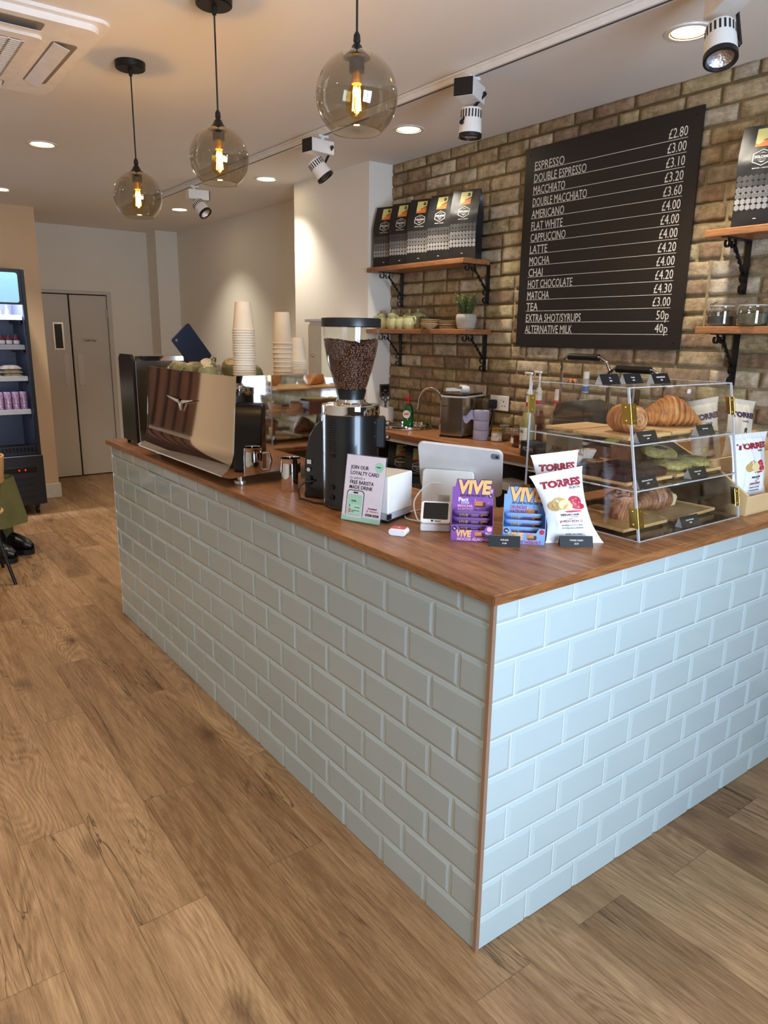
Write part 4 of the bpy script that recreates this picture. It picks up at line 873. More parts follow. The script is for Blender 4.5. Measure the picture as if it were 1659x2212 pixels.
g.build('glue_tabs', M_edge, pc, smooth=0)
def hinge(x, z, side, back=False):
    sx = -1 if side == 'L' else 1; y0 = (CB if back else yf(z+.03))
    xx = CX0-.001 if side == 'L' else CX1+.001; g = G(); w_ = .026
    if back: g.box((min(xx, xx+sx*.002), y0-w_, z), (max(xx, xx+sx*.002), y0+.002, z+.058), .0008); g.cyl((xx, y0+.004, z), (xx, y0+.004, z+.058), .003)
    else:
        Lr = G; sl = (.150-.068)/(1.428-ZC)
        sh = Matrix(((1, 0, 0, 0), (0, 1, sl, 0), (0, 0, 1, 0), (0, 0, 0, 1)))
        g.at(Matrix.Translation((0, yf(z), z)) @ sh)
        g.box((min(xx, xx+sx*.002), -.003, 0), (max(xx, xx+sx*.002), w_, .058), .0008)
        g.box((min(xx, xx-sx*w_), -.0045, 0), (max(xx, xx-sx*w_), -.0022, .058), .0008); g.cyl((xx, -.003, 0), (xx, -.003, .058), .0028)
    h = g.build('hinge', M_brass, pc, smooth=30); q = G(); 
    for zz in (z+.010, z+.048):
        if back: q.ball((xx+sx*.0025, CB-.013, zz), .0032, 8, 5, (.5, 1, 1))
        else: q.ball((xx+sx*.0022, yf(zz)+.014, zz), .0032, 8, 5, (.5, 1, 1)); q.ball((xx-sx*.014, yf(zz)-.0048, zz), .0032, 8, 5, (1, .5, 1))
    q.build('screw', mat('brass_screw', (232, 200, 110), .2, 1), h)
for z in (1.325, 1.03): hinge(0, z, 'L'); hinge(0, z, 'R'); hinge(0, z, 'L', True); hinge(0, z, 'R', True)
# boards
def board(label, x0, y0, x1, y1, z, rz=0):
    t = thing('serving_board', label, 'board', ((x0+x1)/2, (y0+y1)/2, z), rz, 'pine boards in the pastry case')
    w_, d = (x1-x0)/2, (y1-y0)/2
    G().box((-w_, -d, .006), (w_, d, .016), .0015).build('top_board', M_pine, t, smooth=0)
    for s in (-1, 1): G().box((-w_+.02, s*(d-.03)-.010, 0), (w_-.02, s*(d-.03)+.010, .006)).build('batten', M_pine, t, smooth=0)
    return t
Z1, Z2, Z3 = SH[0]+.0003, SH[1]+.0003, ZC+.0045
board('pine board under the rolled pastry on the top level', .685, .155, .90, .36, Z1, .0); board('pine board under the plain croissant on the top level', .925, .165, 1.185, .40, Z1, .0)
board('pine board at the back of the top level behind the rolled pastry', .70, .375, .91, .485, Z1)
board('pine board under the chocolate brownies on the middle level', .665, .135, .90, .33, Z2); board('pine board under the green nut cookies on the middle level', .925, .135, 1.185, .34, Z2)
board('pine board under the spiral muffin on the bottom level', .672, .135, .90, .40, Z3); board('pine board under the almond croissant on the bottom level', .915, .135, 1.185, .38, Z3, .05)
ZB_ = .0162
# pastries
def crust(name, c1, c2, axis='X', sc=40):
    m = bpy.data.materials.new(name); m.use_nodes = True; nt = m.node_tree; b = nt.nodes['Principled BSDF']; L = nt.links; b.inputs['Roughness'].default_value = .38; b.inputs['Coat Weight'].default_value = .12
    tc = nt.nodes.new('ShaderNodeTexCoord'); wv = nt.nodes.new('ShaderNodeTexWave'); wv.bands_direction = axis; wv.inputs['Scale'].default_value = sc; wv.inputs['Distortion'].default_value = 5; wv.inputs['Detail'].default_value = 4; wv.inputs['Detail Scale'].default_value = 1.2
    L.new(tc.outputs['Object'], wv.inputs['Vector']); n = nt.nodes.new('ShaderNodeTexNoise'); n.inputs['Scale'].default_value = 28; n.inputs['Detail'].default_value = 6; L.new(tc.outputs['Object'], n.inputs['Vector'])
    mx = nt.nodes.new('ShaderNodeMath'); mx.operation = 'MULTIPLY_ADD'; mx.inputs[1].default_value = .16; L.new(wv.outputs['Fac'], mx.inputs[0]); L.new(n.outputs['Fac'], mx.inputs[2])
    r = nt.nodes.new('ShaderNodeValToRGB'); r.color_ramp.elements[0].position = .36; r.color_ramp.elements[0].color = (*lin(c1), 1); r.color_ramp.elements[1].position = .80; r.color_ramp.elements[1].color = (*lin(c2), 1)
    L.new(mx.outputs[0], r.inputs[0]); L.new(r.outputs[0], b.inputs['Base Color']); bp = nt.nodes.new('ShaderNodeBump'); bp.inputs['Distance'].default_value = .0022; L.new(mx.outputs[0], bp.inputs['Height']); L.new(bp.outputs[0], b.inputs['Normal']); return m
M_crust = crust('baked_pastry', (160, 88, 40), (222, 160, 92)); M_crust2 = crust('baked_pastry_dark', (112, 62, 40), (196, 140, 98)); M_crustY = crust('rolled_pastry_crust', (152, 80, 36), (220, 154, 86), 'Y', 75)
def croissant(label, loc, rz, L_=.17, R_=.042, almond=False):
    t = thing('almond_croissant' if almond else 'plain_croissant', label, 'croissant', loc, rz)
    nseg = 90; n = 26; V = []
    g = G(); pts = []; vs = []
    for i in range(nseg+1):
        s = i/nseg; x = (s-.5)*L_; yy = .018*(2*s-1)**2*1.2; base = R_*(math.sin(PI*s)**1.05)*.98+.007
        lay = 11; ph = (s*lay) % 1; ridge = 1-.20*(1-ph if s < .5 else ph)**1.5*(1 if .04 < s < .96 else .3); pk = 1+.22*math.exp(-((s-.47)/.16)**2)
        for k in range(n):
            a = 2*PI*k/n; r = base*ridge*(1+.05*noise.noise(Vector((s*9, math.cos(a), math.sin(a)+k*.05))))
            vs.append((x+.012*math.sin(a)*(1 if s < .5 else -1)*0, yy+r*math.cos(a)*.95, max(0, R_*.72*math.sin(PI*s)**.95+.007+r*math.sin(a)*.85*(pk if math.sin(a) > 0 else 1))))
    fs = [(i*n+k, (i+1)*n+k, (i+1)*n+(k+1) % n, i*n+(k+1) % n) for i in range(nseg) for k in range(n)]; fs.append(tuple(range(n))); fs.append(tuple(nseg*n+k for k in range(n))[::-1])
    g.add(vs, fs).build('pastry', M_crust2 if almond else M_crust, t, smooth=70)
    if almond:
        q = G(); R = random.Random(2)
        for k in range(46):
            s = R.uniform(-.05, .07); a = R.uniform(.4, 2.7); rr = R_*math.sin(PI*(s/L_+.5))**.75
            q.at(T(s, rr*math.cos(a)*.95+.01, R_*.78+rr*math.sin(a)*.98, R.random()*3, R.uniform(-.5, .5), R.uniform(-.5, .5))).ball((0, 0, 0), .006, 7, 4, (1, .6, .15))
        q.build('flaked_almonds', mat('almond_flake', (224, 200, 160), .5), t)
        q = G().at(T(.062, .004, .02, .1, .2)).box((-.012, -.022, -.014), (.018, .022, .03), .008).build('almond_paste_end', mat('almond_paste', (226, 204, 156), .6, bump=.003, bscale=120), t, smooth=30)
    return t
croissant('large golden plain croissant on the top level of the pastry case', (1.06, .265, Z1+ZB_), -.62, .235, .052)
croissant('almond croissant dusted with sugar on the bottom level', (1.0, .245, Z3+ZB_), -.15, .18, .045, True)
def roll(label, loc, rz):
    t = thing('rolled_pastry', label, 'pastry', loc, rz)
    def f(u, v):
        a = 2*PI*u; y = (v-.5)*.10; r = .044*(1-.2*abs(2*v-1)**4)*(1+.03*math.sin(v*40)+.04*noise.noise(Vector((math.cos(a)*2, math.sin(a)*2, v*5))))
        return (r*math.cos(a)*1.08, y, max(0, .040+r*math.sin(a)*.98))
    G().grid(f, 40, 30, True).build('pastry', M_crustY, t, smooth=70)
    g = G(); P_ = []
    for k in range(90): a = k*.17; r = .002+k*.00043; P_.append((r*math.cos(a)*.9, -.0495-.004*(1-k/90), .040+r*math.sin(a)*.85))
    g.tube(P_, .0034, 6)
    o = g.build('spiral_end', M_crust, t)
    G().at(T(0, 0, .039)).lathe([(.036, .049), (.034, .050), (.001, .052)], 28, cap=False, ax='Y').lathe([(.036, -.049), (.034, -.050), (.001, -.052)], 28, cap=False, ax='Y').build('inner_dough', M_crust2, t)
    return t
roll('rolled pain au chocolat showing its spiral end on the top level', (.790, .240, Z1+ZB_), -.25)
# spiral muffin in a rough case
mu = thing('spiral_muffin', 'sugared spiral muffin pastry on the bottom level', 'muffin', (.785, .235, Z3+ZB_))
G().lathe([(.030, 0), (.032, .004), (.044, .05), (.048, .062), (.045, .068)], 28, cap=True).build('muffin_body', M_crust2, mu)
g = G(); P_ = []
for k in range(100): a = k*.2; r = .044-k*.0004; P_.append((r*math.cos(a), r*math.sin(a), .064+k*.00022+.003*math.sin(k)))
g.tube(P_, .0085, 7).build('spiral_top', mat('sugared_crust', (196, 138, 106), .6, var=.3, vscale=60, bump=.002, bscale=120), mu)
# brownies: four slabs
M_brown = mat('brownie', (62, 32, 24), .35, var=.3, vscale=30, bump=.003, bscale=60)
b0 = None
for i, (x, y, zz, a) in enumerate(((.715, .185, 0, .05), (.835, .19, 0, -.04), (.72, .285, 0, .02), (.84, .285, .0, .06))):
    lb = ['chocolate brownie slab nearest the front left corner of the case', 'chocolate brownie slab at the front, second from the left edge', 'chocolate brownie slab behind the front left one', 'chocolate brownie slab behind the front second one'][i]
    if b0 is None:
        b0 = G()
        def bt(u, v):
            x_, y_ = (u-.5)*.105, (v-.5)*.085; e_ = min(u, 1-u, v, 1-v); return (x_, y_, .026+.002*noise.noise(Vector((u*5, v*5, 1)))-(.004 if e_ < .02 else 0))
        b0.grid(bt, 16, 12).box((-.0525, -.0425, 0), (.0525, .0425, .0225), .003); b0 = b0.build('chocolate_brownie', M_brown, smooth=40); o = b0
    else: o = dup(b0)
    o.location = (x, y, Z2+ZB_+zz); o.rotation_euler = (0, 0, a); tag(o, lb, 'brownie', 'brownies on the middle level')
# green cookies
M_pist = mat('pistachio_crumb', (172, 156, 86), .8, var=.35, vscale=90, bump=.005, bscale=170)
ck = None
for i, (x, y, z, a) in enumerate(((1.0, .20, 0, 0), (1.115, .205, 0, .3), (1.055, .29, .026, -.2))):
    lb = ['green nut cookie with dark centre, front left on the middle level', 'green nut cookie with dark centre, front right on the middle level', 'green nut cookie with dark centre, stacked behind and above the other two'][i]
    if ck is None:
        ck = thing('green_nut_cookie', lb, 'cookie'); G().lathe([(.001, 0), (.048, 0), (.060, .008), (.058, .020), (.042, .030), (.024, .031), (.022, .028), (.001, .027)], 36, cap=False).build('cookie', M_pist, ck)
        G().lathe([(.001, .031), (.016, .031), (.023, .028)], 24, cap=False).build('chocolate_centre', M_brown, ck); o = ck
    else: o = dup(ck, label=lb)
    o.location = (x, y, Z2+ZB_+z); o.rotation_euler = (.22 if i == 2 else 0, 0, a); o['group'] = 'green nut cookies'
# loaf cake
lf = thing('iced_loaf_cake', 'dark loaf cake with green icing on top, at the back of the middle level', 'cake', (1.03, .42, Z2))
def loaf(u, v): a = PI*v; return ((u-.5)*.25, -.052*math.cos(a)*(1 if True else 0), .075*min(1, math.sin(a)*2.2)+.008*math.sin(a))
G().grid(loaf, 24, 16, True).box((-.125, -.05, 0), (.125, .05, .07)).build('cake', mat('ginger_cake', (112, 62, 32), .5, var=.3, vscale=40, bump=.002), lf, smooth=50)
g = G()
for k in range(12): g.ball((-.10+rnd.random()*.17, rnd.uniform(-.03, .03), .082), .016, 10, 6, (1.3, 1, .35))
g.build('green_icing', mat('green_icing', (176, 178, 84), .5, bump=.002), lf)
# custard tarts
M_tart = mat('tart_custard', (206, 140, 70), .35, var=.45, vscale=40, bump=.002, bscale=80); M_case = mat('paper_case', (222, 206, 186), .7)
tt = None
for i, (x, y, z) in enumerate(((.69, .47, 0), (.795, .475, .0), (.73, .40, .03), (.84, .43, .032), (.83, .365, 0), (.915, .38, 0))):
    lb = 'caramelised custard tart in a paper case, '+['at the back left of the middle level', 'at the back beneath the upper tarts', 'lying on top, nearer the left side', 'lying on top, nearer the cake', 'in front beside the brownies', 'in front of the loaf cake'][i]
    if tt is None:
        tt = thing('custard_tart', lb, 'tart'); V = []
        g = G()
        def fl(u, v): a = 2*PI*u; r = (.028+.012*v)*(1+.03*math.sin(a*26)*v); return (r*math.cos(a), r*math.sin(a), .030*v)
        g.grid(fl, 104, 3, True).build('paper_case', M_case, tt, smooth=0)
        G().lathe([(.001, .002), (.027, .002), (.0385, .029), (.038, .034), (.034, .036), (.001, .035)], 26, cap=False).build('custard', M_tart, tt)
        o = tt
    else: o = dup(tt, label=lb)
    o.location = (x, y, Z2+z); o.rotation_euler = ((.12, -.1, i) if z else (0, 0, i)); o['group'] = 'custard tarts on the middle level'
# price wedges in and on the case
for (lb, x, y, z, rz, ls) in (('black price card on a clear wedge before the rolled pastry', .700, .128, Z1, .02, ['Pain Au Chocolat', '£3.40']), ('black price card on a clear wedge before the plain croissant', 1.02, .131, Z1, .02, ['Plain Croissant']),
        ('black price card on a clear wedge before the brownies', .690, .106, Z2, .03, ['Salted Caramel Brownie', '£3.70']), ('black price card on a clear wedge before the green cookies', .965, .108, Z2, .02, ['Pistachio Cookie', '£3.50']),
        ('black price card on a clear wedge before the almond croissant, lowest in the case', .895, .078, Z3, -.02, ['Almond Croissant', '£3.90'])):
    tag_card(lb, (x, y, z), rz, ls, .098, .036, clear_wedge=True, group='price cards inside the pastry case')
tag_card('dark price card turned sideways on the bottom level near the left side', (.70, .43, Z3+.0002), PI/2+PI, ['Muffin'], .08, .03, group='price cards inside the pastry case')
for (lb, x, y, ls) in (('black price card on top of the case, leftmost of the three', .685, .262, ['Tea', '£3.00']), ('black price card on top of the case, middle of the three', .790, .255, ['Focaccia', '£4.50']), ('black price card on top of the case, rightmost of the three', .893, .225, ['MILLIONAIRE SLICE', '£3.50'])):
    tag_card(lb, (x, y, 1.4283), .03, ls, .092, .034, clear_wedge=True, group='price cards on top of the pastry case')
g = G()
for k in range(7): a = k*.9; g.tube([(0, 0, .006), (.012*math.cos(a), .012*math.sin(a), .012), (.02*math.cos(a), .02*math.sin(a), .002)], [.002, .005, .001], 6, flat=.4)
o = g.build('dried_orange_flower', mat('dried_orange', (196, 110, 60), .6)); o.location = (.66, .36, 1.4282); tag(o, 'small dried orange flower lying on top of the pastry case', 'dried flower')

# ================= timber crisp stand on the right =================
cs = thing('crisp_display_stand', 'pale plywood crisp stand right of the pastry case', 'display stand', (1.235, .06, ZC))
M_ply = mat('plywood', (214, 180, 130), .6, var=.06, vscale=6)
for x in (.0, .60): G().prism([(0, 0), (.36, 0), (.36, .20), (.30, .22), (.16, .155), (.13, .155), (.0, .07)], x, x+.012, 'YZ').build('side_panel', M_ply, cs, smooth=0)
G().box((.012, .0, 0), (.60, .012, .062), .001).build('front_lip', M_ply, cs, smooth=0); G().box((.012, .012, .0), (.60, .16, .012)).build('lower_floor', M_ply, cs, smooth=0)
G().prism([(0, .012), (.0, .155), (.005, .165), (.60, .165), (.60, .012)][0:5], .155, .167, 'XZ').build('middle_panel', M_ply, cs, smooth=0)
G().box((.012, .167, .10), (.60, .34, .112)).box((.012, .335, 0), (.60, .347, .20)).build('upper_floor', M_ply, cs, smooth=0)
crisp_bag('white crisp packet with ham picture in the plywood stand at the right edge', (1.362, .118, ZC+.013), 0, (-.12, 0, -.05), ('IBERIAN HAM', 'JAMÓN IBÉRICO'), w=.24, h=.25)
0 and crisp_bag('second white ham crisp packet in the plywood stand, at the very right edge', (1.50, .125, ZC+.013), 0, (-.12, 0, .0), ('IBERIAN HAM', 'JAMÓN IBÉRICO'), w=.165, h=.235)
M_kraft = mat('cream_bag', (216, 200, 176), .6)
crisp_bag('cream crisp packet with bottle picture behind the plain croissant', (1.375, .29, ZC+.113), 0, (-.12, -.12, -.25), None, 1, .16, .255, M_kraft)
crisp_bag('cream crisp packet with bottle picture, farther right in the stand', (1.575, .29, ZC+.113), 0, (-.12, .12, -.2), None, 1, .16, .245, M_kraft)
# ================= menu board =================
mb = thing('menu_board', 'large black menu board with white drink names and prices on the brick wall', 'menu board', (WX-.024, 1.74, 1.52), -PI/2)
G().box((0, -.004, 0), (.98, .004, .988)).build('panel', mat('menu_black', (30, 26, 25), .42, var=.08, vscale=3), mb, smooth=0)
items = [('ESPRESSO', '£2.80'), ('DOUBLE ESPRESSO', '£3.00'), ('MACCHIATO', '£3.10'), ('DOUBLE MACCHIATO', '£3.20'), ('AMERICANO', '£3.60'), ('FLAT WHITE', '£4.00'), ('CAPPUCCINO', '£4.00'), ('LATTE', '£4.00'), ('MOCHA', '£4.20'), ('CHAI', '£4.00'), ('HOT CHOCOLATE', '£4.20'), ('MATCHA', '£4.30'), ('TEA', '£3.00'), ('EXTRA SHOT/SYRUPS', '50p'), ('ALTERNATIVE MILK', '40p')]
g = G().at(T(0, -.004, 0))
for k, (a, b) in enumerate(items):
    z = .876-k*.0579; wd = [.191, .33, .206, .344, .213, .206, .231, .117, .137, .096, .294, .149, .079, .363, .316][k]
    g.text(a, .057, .062, z+.003, bold=0, wid=wd); g.text(b, .057, .916, z+.008, .78 if 'p' in b else .72, 'RIGHT', 0); g.box((.060, -.0006, z-.001), (.918, 0, z+.0012))
g.build('lettering', mat('menu_white', (222, 214, 200), .6), mb, smooth=0)
g = G()
for x in (.03, .95):
    for z in (.03, .955): g.cyl((x, -.004, z), (x, -.006, z), .004, n=8)
g.build('screw', M_black, mb)

# ================= shelves and scrolled brackets =================
def bracket(loc, label, h=.21, dpt=.19):
    t = thing('shelf_bracket', label, 'shelf bracket', loc, -PI/2)
    G().box((-.013, -.004, -h), (.013, 0, 0)).build('wall_bar', M_black, t, smooth=0); G().box((-.013, -dpt, -.004), (.013, 0, 0)).build('shelf_bar', M_black, t, smooth=0)
    def curl(cy, cz, r, a0, a1, s=1):
        return [(0, cy+s*(r*(1-.5*k/22))*math.cos(a0+(a1-a0)*k/22), cz+(r*(1-.5*k/22))*math.sin(a0+(a1-a0)*k/22)) for k in range(23)]
    def ribbon(pts, w=.0055):
        g = G(); vs = []; P_ = [Vector(p) for p in pts]
        for i, p in enumerate(P_):
            tt_ = (P_[min(i+1, len(P_)-1)]-P_[max(i-1, 0)]).normalized(); n = Vector((0, -tt_.z, tt_.y))*.0017
            vs += [p+n+Vector((-w, 0, 0)), p+n+Vector((w, 0, 0)), p-n+Vector((w, 0, 0)), p-n+Vector((-w, 0, 0))]
        fs = [(i*4+a, i*4+(a+1) % 4, i*4+4+(a+1) % 4, i*4+4+a) for i in range(len(P_)-1) for a in range(4)]; fs += [(3, 2, 1, 0), tuple(len(vs)-4+k for k in range(4))]
        return g.add(vs, fs)
    for (cy, cz) in ((-dpt+.022, -.022), (-dpt+.068, -.022)): ribbon(curl(cy, cz, .022, PI*.45, PI*.45-5.4)).build('scroll', M_black, t, smooth=40)
    for (cy, cz) in ((-.022, -h+.022), (-.022, -h+.066)): ribbon(curl(cy, cz, .021, .1, -5.2)).build('scroll', M_black, t, smooth=40)
    a = Vector((0, -dpt+.075, -.022)); b = Vector((0, -.012, -h+.072)); g = G(); vs = []; n = 40; dv = (b-a).normalized(); s1 = Vector((1, 0, 0)); s2 = dv.cross(s1)
    for i in range(n+1):
        u = i/n; tw = PI*3*min(1, max(0, (u-.25)/.5)); c, s = math.cos(tw), math.sin(tw); p = a.lerp(b, u)
        A1 = s1*c+s2*s; A2 = s2*c-s1*s
        vs += [p+A1*.008+A2*.0025, p-A1*.008+A2*.0025, p-A1*.008-A2*.0025, p+A1*.008-A2*.0025]
    g.add(vs, [(i*4+k, i*4+(k+1) % 4, i*4+4+(k+1) % 4, i*4+4+k) for i in range(n) for k in range(4)]).build('twisted_brace', M_black, t, smooth=30)
    return t
BX = WX-.010
def shelf(name_label, y0, y1, z, x0=1.685):
    t = thing('wall_shelf', name_label, 'shelf', (0, 0, z)); G().box((x0, y0, -.028), (WX-.009, y1, 0)).build('board', M_shelf, t, smooth=0, bev=.003); return t
ZU, ZL = 1.985, 1.605
shelf('upper left timber shelf holding five black coffee bags', 1.985, 2.90, ZU); shelf('lower left timber shelf holding green pots, plates and a plant', 1.95, 2.90, ZL)
shelf('upper right timber shelf holding black coffee bags beside the menu board', -.35, .588, ZU); shelf('lower right timber shelf holding glass clip jars', -.35, .583, ZL+.012)
for (y, z, lb) in ((2.785, ZU, 'left scrolled black bracket under the upper left shelf'), (1.995, ZU, 'right scrolled black bracket under the upper left shelf'), (2.79, ZL, 'left scrolled black bracket under the lower left shelf'), (1.995, ZL, 'right scrolled black bracket under the lower left shelf'),
        (.51, ZU, 'scrolled black bracket under the upper right shelf'), (.51, ZL+.012, 'scrolled black bracket under the lower right shelf')): bracket((BX, y, z-.028), lb)

# ================= coffee bags =================
M_cbag = mat('matt_black_bag', (26, 26, 27), .42, bump=.0015, bscale=14)
cbm = [mat('bag_white', (220, 214, 204), .5), mat('hex_light', (150, 146, 142), .5), mat('hex_mid', (104, 101, 99), .5), mat('hex_dark', (62, 61, 60), .5), mat('sticker_lime', (212, 204, 130), .5), mat('sticker_orange', (222, 130, 60), .5), mat('sticker_plum', (120, 50, 70), .5), M_ink, mat('hex_outline', (186, 182, 176), .5)]
def coffee_bag():
    t = thing('coffee_bag', 'x', 'coffee bag'); w, d, h = .165, .085, .365
    def sec(v):
        dd = d*(1 if v < .62 else max(.06, 1-((v-.62)/.36)**1.15*.95)); ww = w*(1-.03*math.sin(v*6)); return ww/2, dd/2
    def S_(u, v):   # front face
        ww, dd = sec(v); x = (u-.5)*2*ww; bulge = .006*math.sin(PI*min(v/.7, 1))*(1-(2*u-1)**2); n = .0025*noise.noise(Vector((u*4, v*7, 2)))
        return (x, -dd-bulge-n, v*h)
    def Bk(u, v): ww, dd = sec(v); return ((u-.5)*2*ww, dd, v*h)
    def Sd(sx):
        def f(u, v):
            ww, dd = sec(v); gus = .022*(1-abs(2*u-1))*min(1, v*2.2); return (sx*(ww-gus), -dd+2*dd*u, v*h)
        return f
    G().grid(S_, 12, 30).grid(Bk, 4, 30, True).grid(Sd(1), 8, 30).grid(Sd(-1), 8, 30, True).add([(-w/2, -d/2, 0), (w/2, -d/2, 0), (w/2, d/2, 0), (-w/2, d/2, 0)], [(0, 3, 2, 1)]).build('bag', M_cbag, t, smooth=50)
    g = G()
    def fn(p):
        v = min(max(p.z/h, 0), 1); ww, dd = sec(v); u = p.x/(2*ww)+.5; q = S_(min(max(u, 0), 1), v); return (p.x, q[1]-.0009+p.y, p.z)
    g.fn = fn; rH = .0128
    for r_i in range(6):
        z = .072+r_i*.0205
        for c_i in range(8):
            x = -.0805+.0115+c_i*.0198; cc = (1, 1, 2, 2, 3, 3)[r_i]
            poly = [(x+rH*.78*math.cos(PI/2+k*PI/3), z+rH*.88*math.sin(PI/2+k*PI/3)) for k in range(6)]
            g.m(8 if r_i < 4 else 2).prism(poly, -.0001, 0, 'XZ')
            g.m(cc).prism([(x+(a-x)*.9, z+(b-z)*.9) for a, b in poly], -.0004, -.0001, 'XZ')
    g.m(0)
    hx = lambda s: [(s*1.05*math.cos(PI/2+k*PI/3)*1.15, .245+s*.95*math.sin(PI/2+k*PI/3)) for k in range(6)]
    A, B = hx(.032), hx(.029)
    for k in range(6): k2 = (k+1) % 6; g.prism([A[k], A[k2], B[k2], B[k]], -.0003, 0, 'XZ')
    g.text('VOLCANO', .0135, 0, .243, .82, 'CENTER', .05); g.text('COFFEE WORKS', .004, 0, .236, 1, 'CENTER'); g.prism([(-.012, .233), (0, .226), (.012, .233), (0, .231)], -.0003, 0, 'XZ').prism([(-.014, .259), (0, .265), (.014, .259), (0, .262)], -.0003, 0, 'XZ')
    g.text('BRIXTON · LONDON', .0062, 0, .205, 1, 'CENTER', .02); g.prism(rrect(-.006, .028, .006, .031, .001, 1), -.0003, 0, 'XZ')
    g.m(4).prism([(-.033, .285), (.033, .285), (.033, .352), (-.033, .352)], -.0004, 0, 'XZ').m(5).prism([(-.033, .285), (.033, .285), (.033, .317), (.01, .311), (-.012, .305), (-.033, .303)], -.0007, -.0003, 'XZ')
    g.m(6).prism([(-.020, .306), (.006, .313), (.033, .324), (.033, .317), (.008, .309)], -.0009, -.0004, 'XZ').m(7).prism(disc(.017, .337, .0085, 16), -.0008, -.0003, 'XZ'); g.m(0).text('BLEND', .0035, .017, .336, 1, 'CENTER', .02, .0005)
    g.build('bag_print', cbm, t, smooth=0); return t
cb0 = coffee_bag(); BG = 'black coffee bags'
lbl = ['black coffee bag with hexagon pattern, first from the left on the upper left shelf', 'black coffee bag with hexagon pattern, second from the left on the upper left shelf', 'black coffee bag with hexagon pattern, third from the left on the upper left shelf', 'black coffee bag with hexagon pattern, fourth from the left on the upper left shelf', 'black coffee bag with hexagon pattern, rightmost and largest on the upper left shelf']
for i, (y, rz) in enumerate(((2.80, -.10), (2.635, -.10), (2.455, -.05), (2.27, -.12), (2.075, -.04))):
    o = cb0 if i == 0 else dup(cb0); o.location = (1.775, y-.005, ZU+.0003); o.rotation_euler = (0, 0, -PI/2+rz+.42); o['label'] = lbl[i]; o['group'] = BG
dup(cb0, (1.775, .43, ZU+.0003), -PI/2+.25, 'black coffee bag with hexagon pattern on the upper right shelf', BG); dup(cb0, (1.79, .245, ZU+.0003), -PI/2+.2, 'second black coffee bag on the upper right shelf, cut by the picture edge', BG)

# ================= green pots, plates, plant =================
M_g2 = mat('celadon_glaze', (176, 174, 128), .15, var=.18, vscale=8, coat=.4)
def jug_pot(label, y, x, s=1.0, lid=False, rz=0):
    t = thing('lidded_teapot' if lid else 'cream_jug', label, 'teapot' if lid else 'jug', (x, y, ZL+.0003), rz, 'green pottery on the lower left shelf'); t.scale = (s, s, s)
    G().lathe([(.030, 0), (.035, .006), (.042, .03), (.038, .055), (.032, .066), (.034, .078), (.031, .078), (.028, .066), (.034, .03), (.001, .01)], 26, cap=False).build('body', M_g2, t)
    G().tube([(.030, 0, .072), (.048, 0, .074), (.058, 0, .058), (.054, 0, .036), (.036, 0, .024)], .0055, 8).build('handle', M_g2, t)
    G().tube([(-.03, 0, .055), (-.042, 0, .07), (-.052 if lid else -.044, 0, .082)], [.012, .009, .005], 8).build('spout', M_g2, t)
    if lid: L_ = G().lathe([(.034, .078), (.028, .086), (.012, .092), (.006, .096), (.010, .104), (.008, .108), (.001, .109)], 22, cap=False).build('lid', M_g2, t)
jug_pot('pale green lidded teapot farthest left on the lower left shelf', 2.865, 1.80, 1.1, True, 2.6); jug_pot('pale green lidded teapot, second from the left on the lower shelf', 2.745, 1.79, 1.12, True, -1.7)
jug_pot('small green cream jug right of the front teapot', 2.665, 1.735, .95, False, -1.6); jug_pot('small green cream jug in the middle of the row of jugs', 2.595, 1.74, .95, False, -1.6)
jug_pot('small green cream jug nearest the stacked plates', 2.515, 1.74, 1.0, False, -1.5); jug_pot('green lidded teapot standing behind the middle cream jug', 2.64, 1.84, 1.12, True, -1.4); jug_pot('green lidded teapot standing behind the rightmost cream jug', 2.555, 1.84, 1.14, True, -1.4)
dkj = thing('dark_jug', 'dark green jug with thin handle beside the stacked plates', 'jug', (1.82, 2.45, ZL+.0003), -1.6, 'green pottery on the lower left shelf')
G().lathe([(.03, 0), (.036, .02), (.033, .06), (.036, .075), (.033, .075), (.03, .06), (.001, .01)], 22, cap=False).build('body', mat('dark_green_glaze', (70, 74, 48), .2, var=.2), dkj); G().tube([(.034, 0, .068), (.055, 0, .06), (.052, 0, .03), (.034, 0, .02)], .004, 8).build('handle', mat('dark_green_glaze', (70, 74, 48), .2), dkj)
M_plate = mat('stoneware_plate', (196, 170, 128), .3, var=.12, vscale=20); pl = None
for (y, x, n, r, st_) in ((2.345, 1.77, 6, .062, 'left stack'), (2.345, 1.77, 0, 0, ''), (2.215, 1.80, 5, .060, 'right stack beside the plant pot')):
    for k in range(n):
        lb = 'small stoneware plate, number counted up from the shelf in the '+st_ if False else ('topmost small stoneware plate of the '+st_ if k == n-1 else 'lowest small stoneware plate of the '+st_ if k == 0 else 'small stoneware plate inside the '+st_)
        if pl is None: pl = G().lathe([(.046, 0), (.048, .001), (.054, .003), (.062, .005), (.063, .0065), (.061, .0075), (.050, .004), (.001, .004)], 30, cap=False).build('small_plate', M_plate); o = pl
        else: o = dup(pl)
        o.location = (x+rnd.uniform(-.002, .002), y+rnd.uniform(-.002, .002), ZL+.0005+k*.0098); o.scale = (r/.062,)*2+(1,); tag(o, lb, 'plate', 'stacked plates, '+st_)
bw = G().lathe([(.02, 0), (.022, .003), (.05, .024), (.056, .032), (.054, .032), (.001, .006)], 26, cap=False).build('shallow_bowl', M_plate); bw.location = (1.715, 2.29, ZL+.0003); tag(bw, 'small shallow stoneware bowl in front of the left plate stack', 'bowl')
pp = thing('potted_plant', 'small green herb plant in a ribbed pale grey pot on the lower left shelf', 'plant', (1.765, 2.03, ZL+.0003))
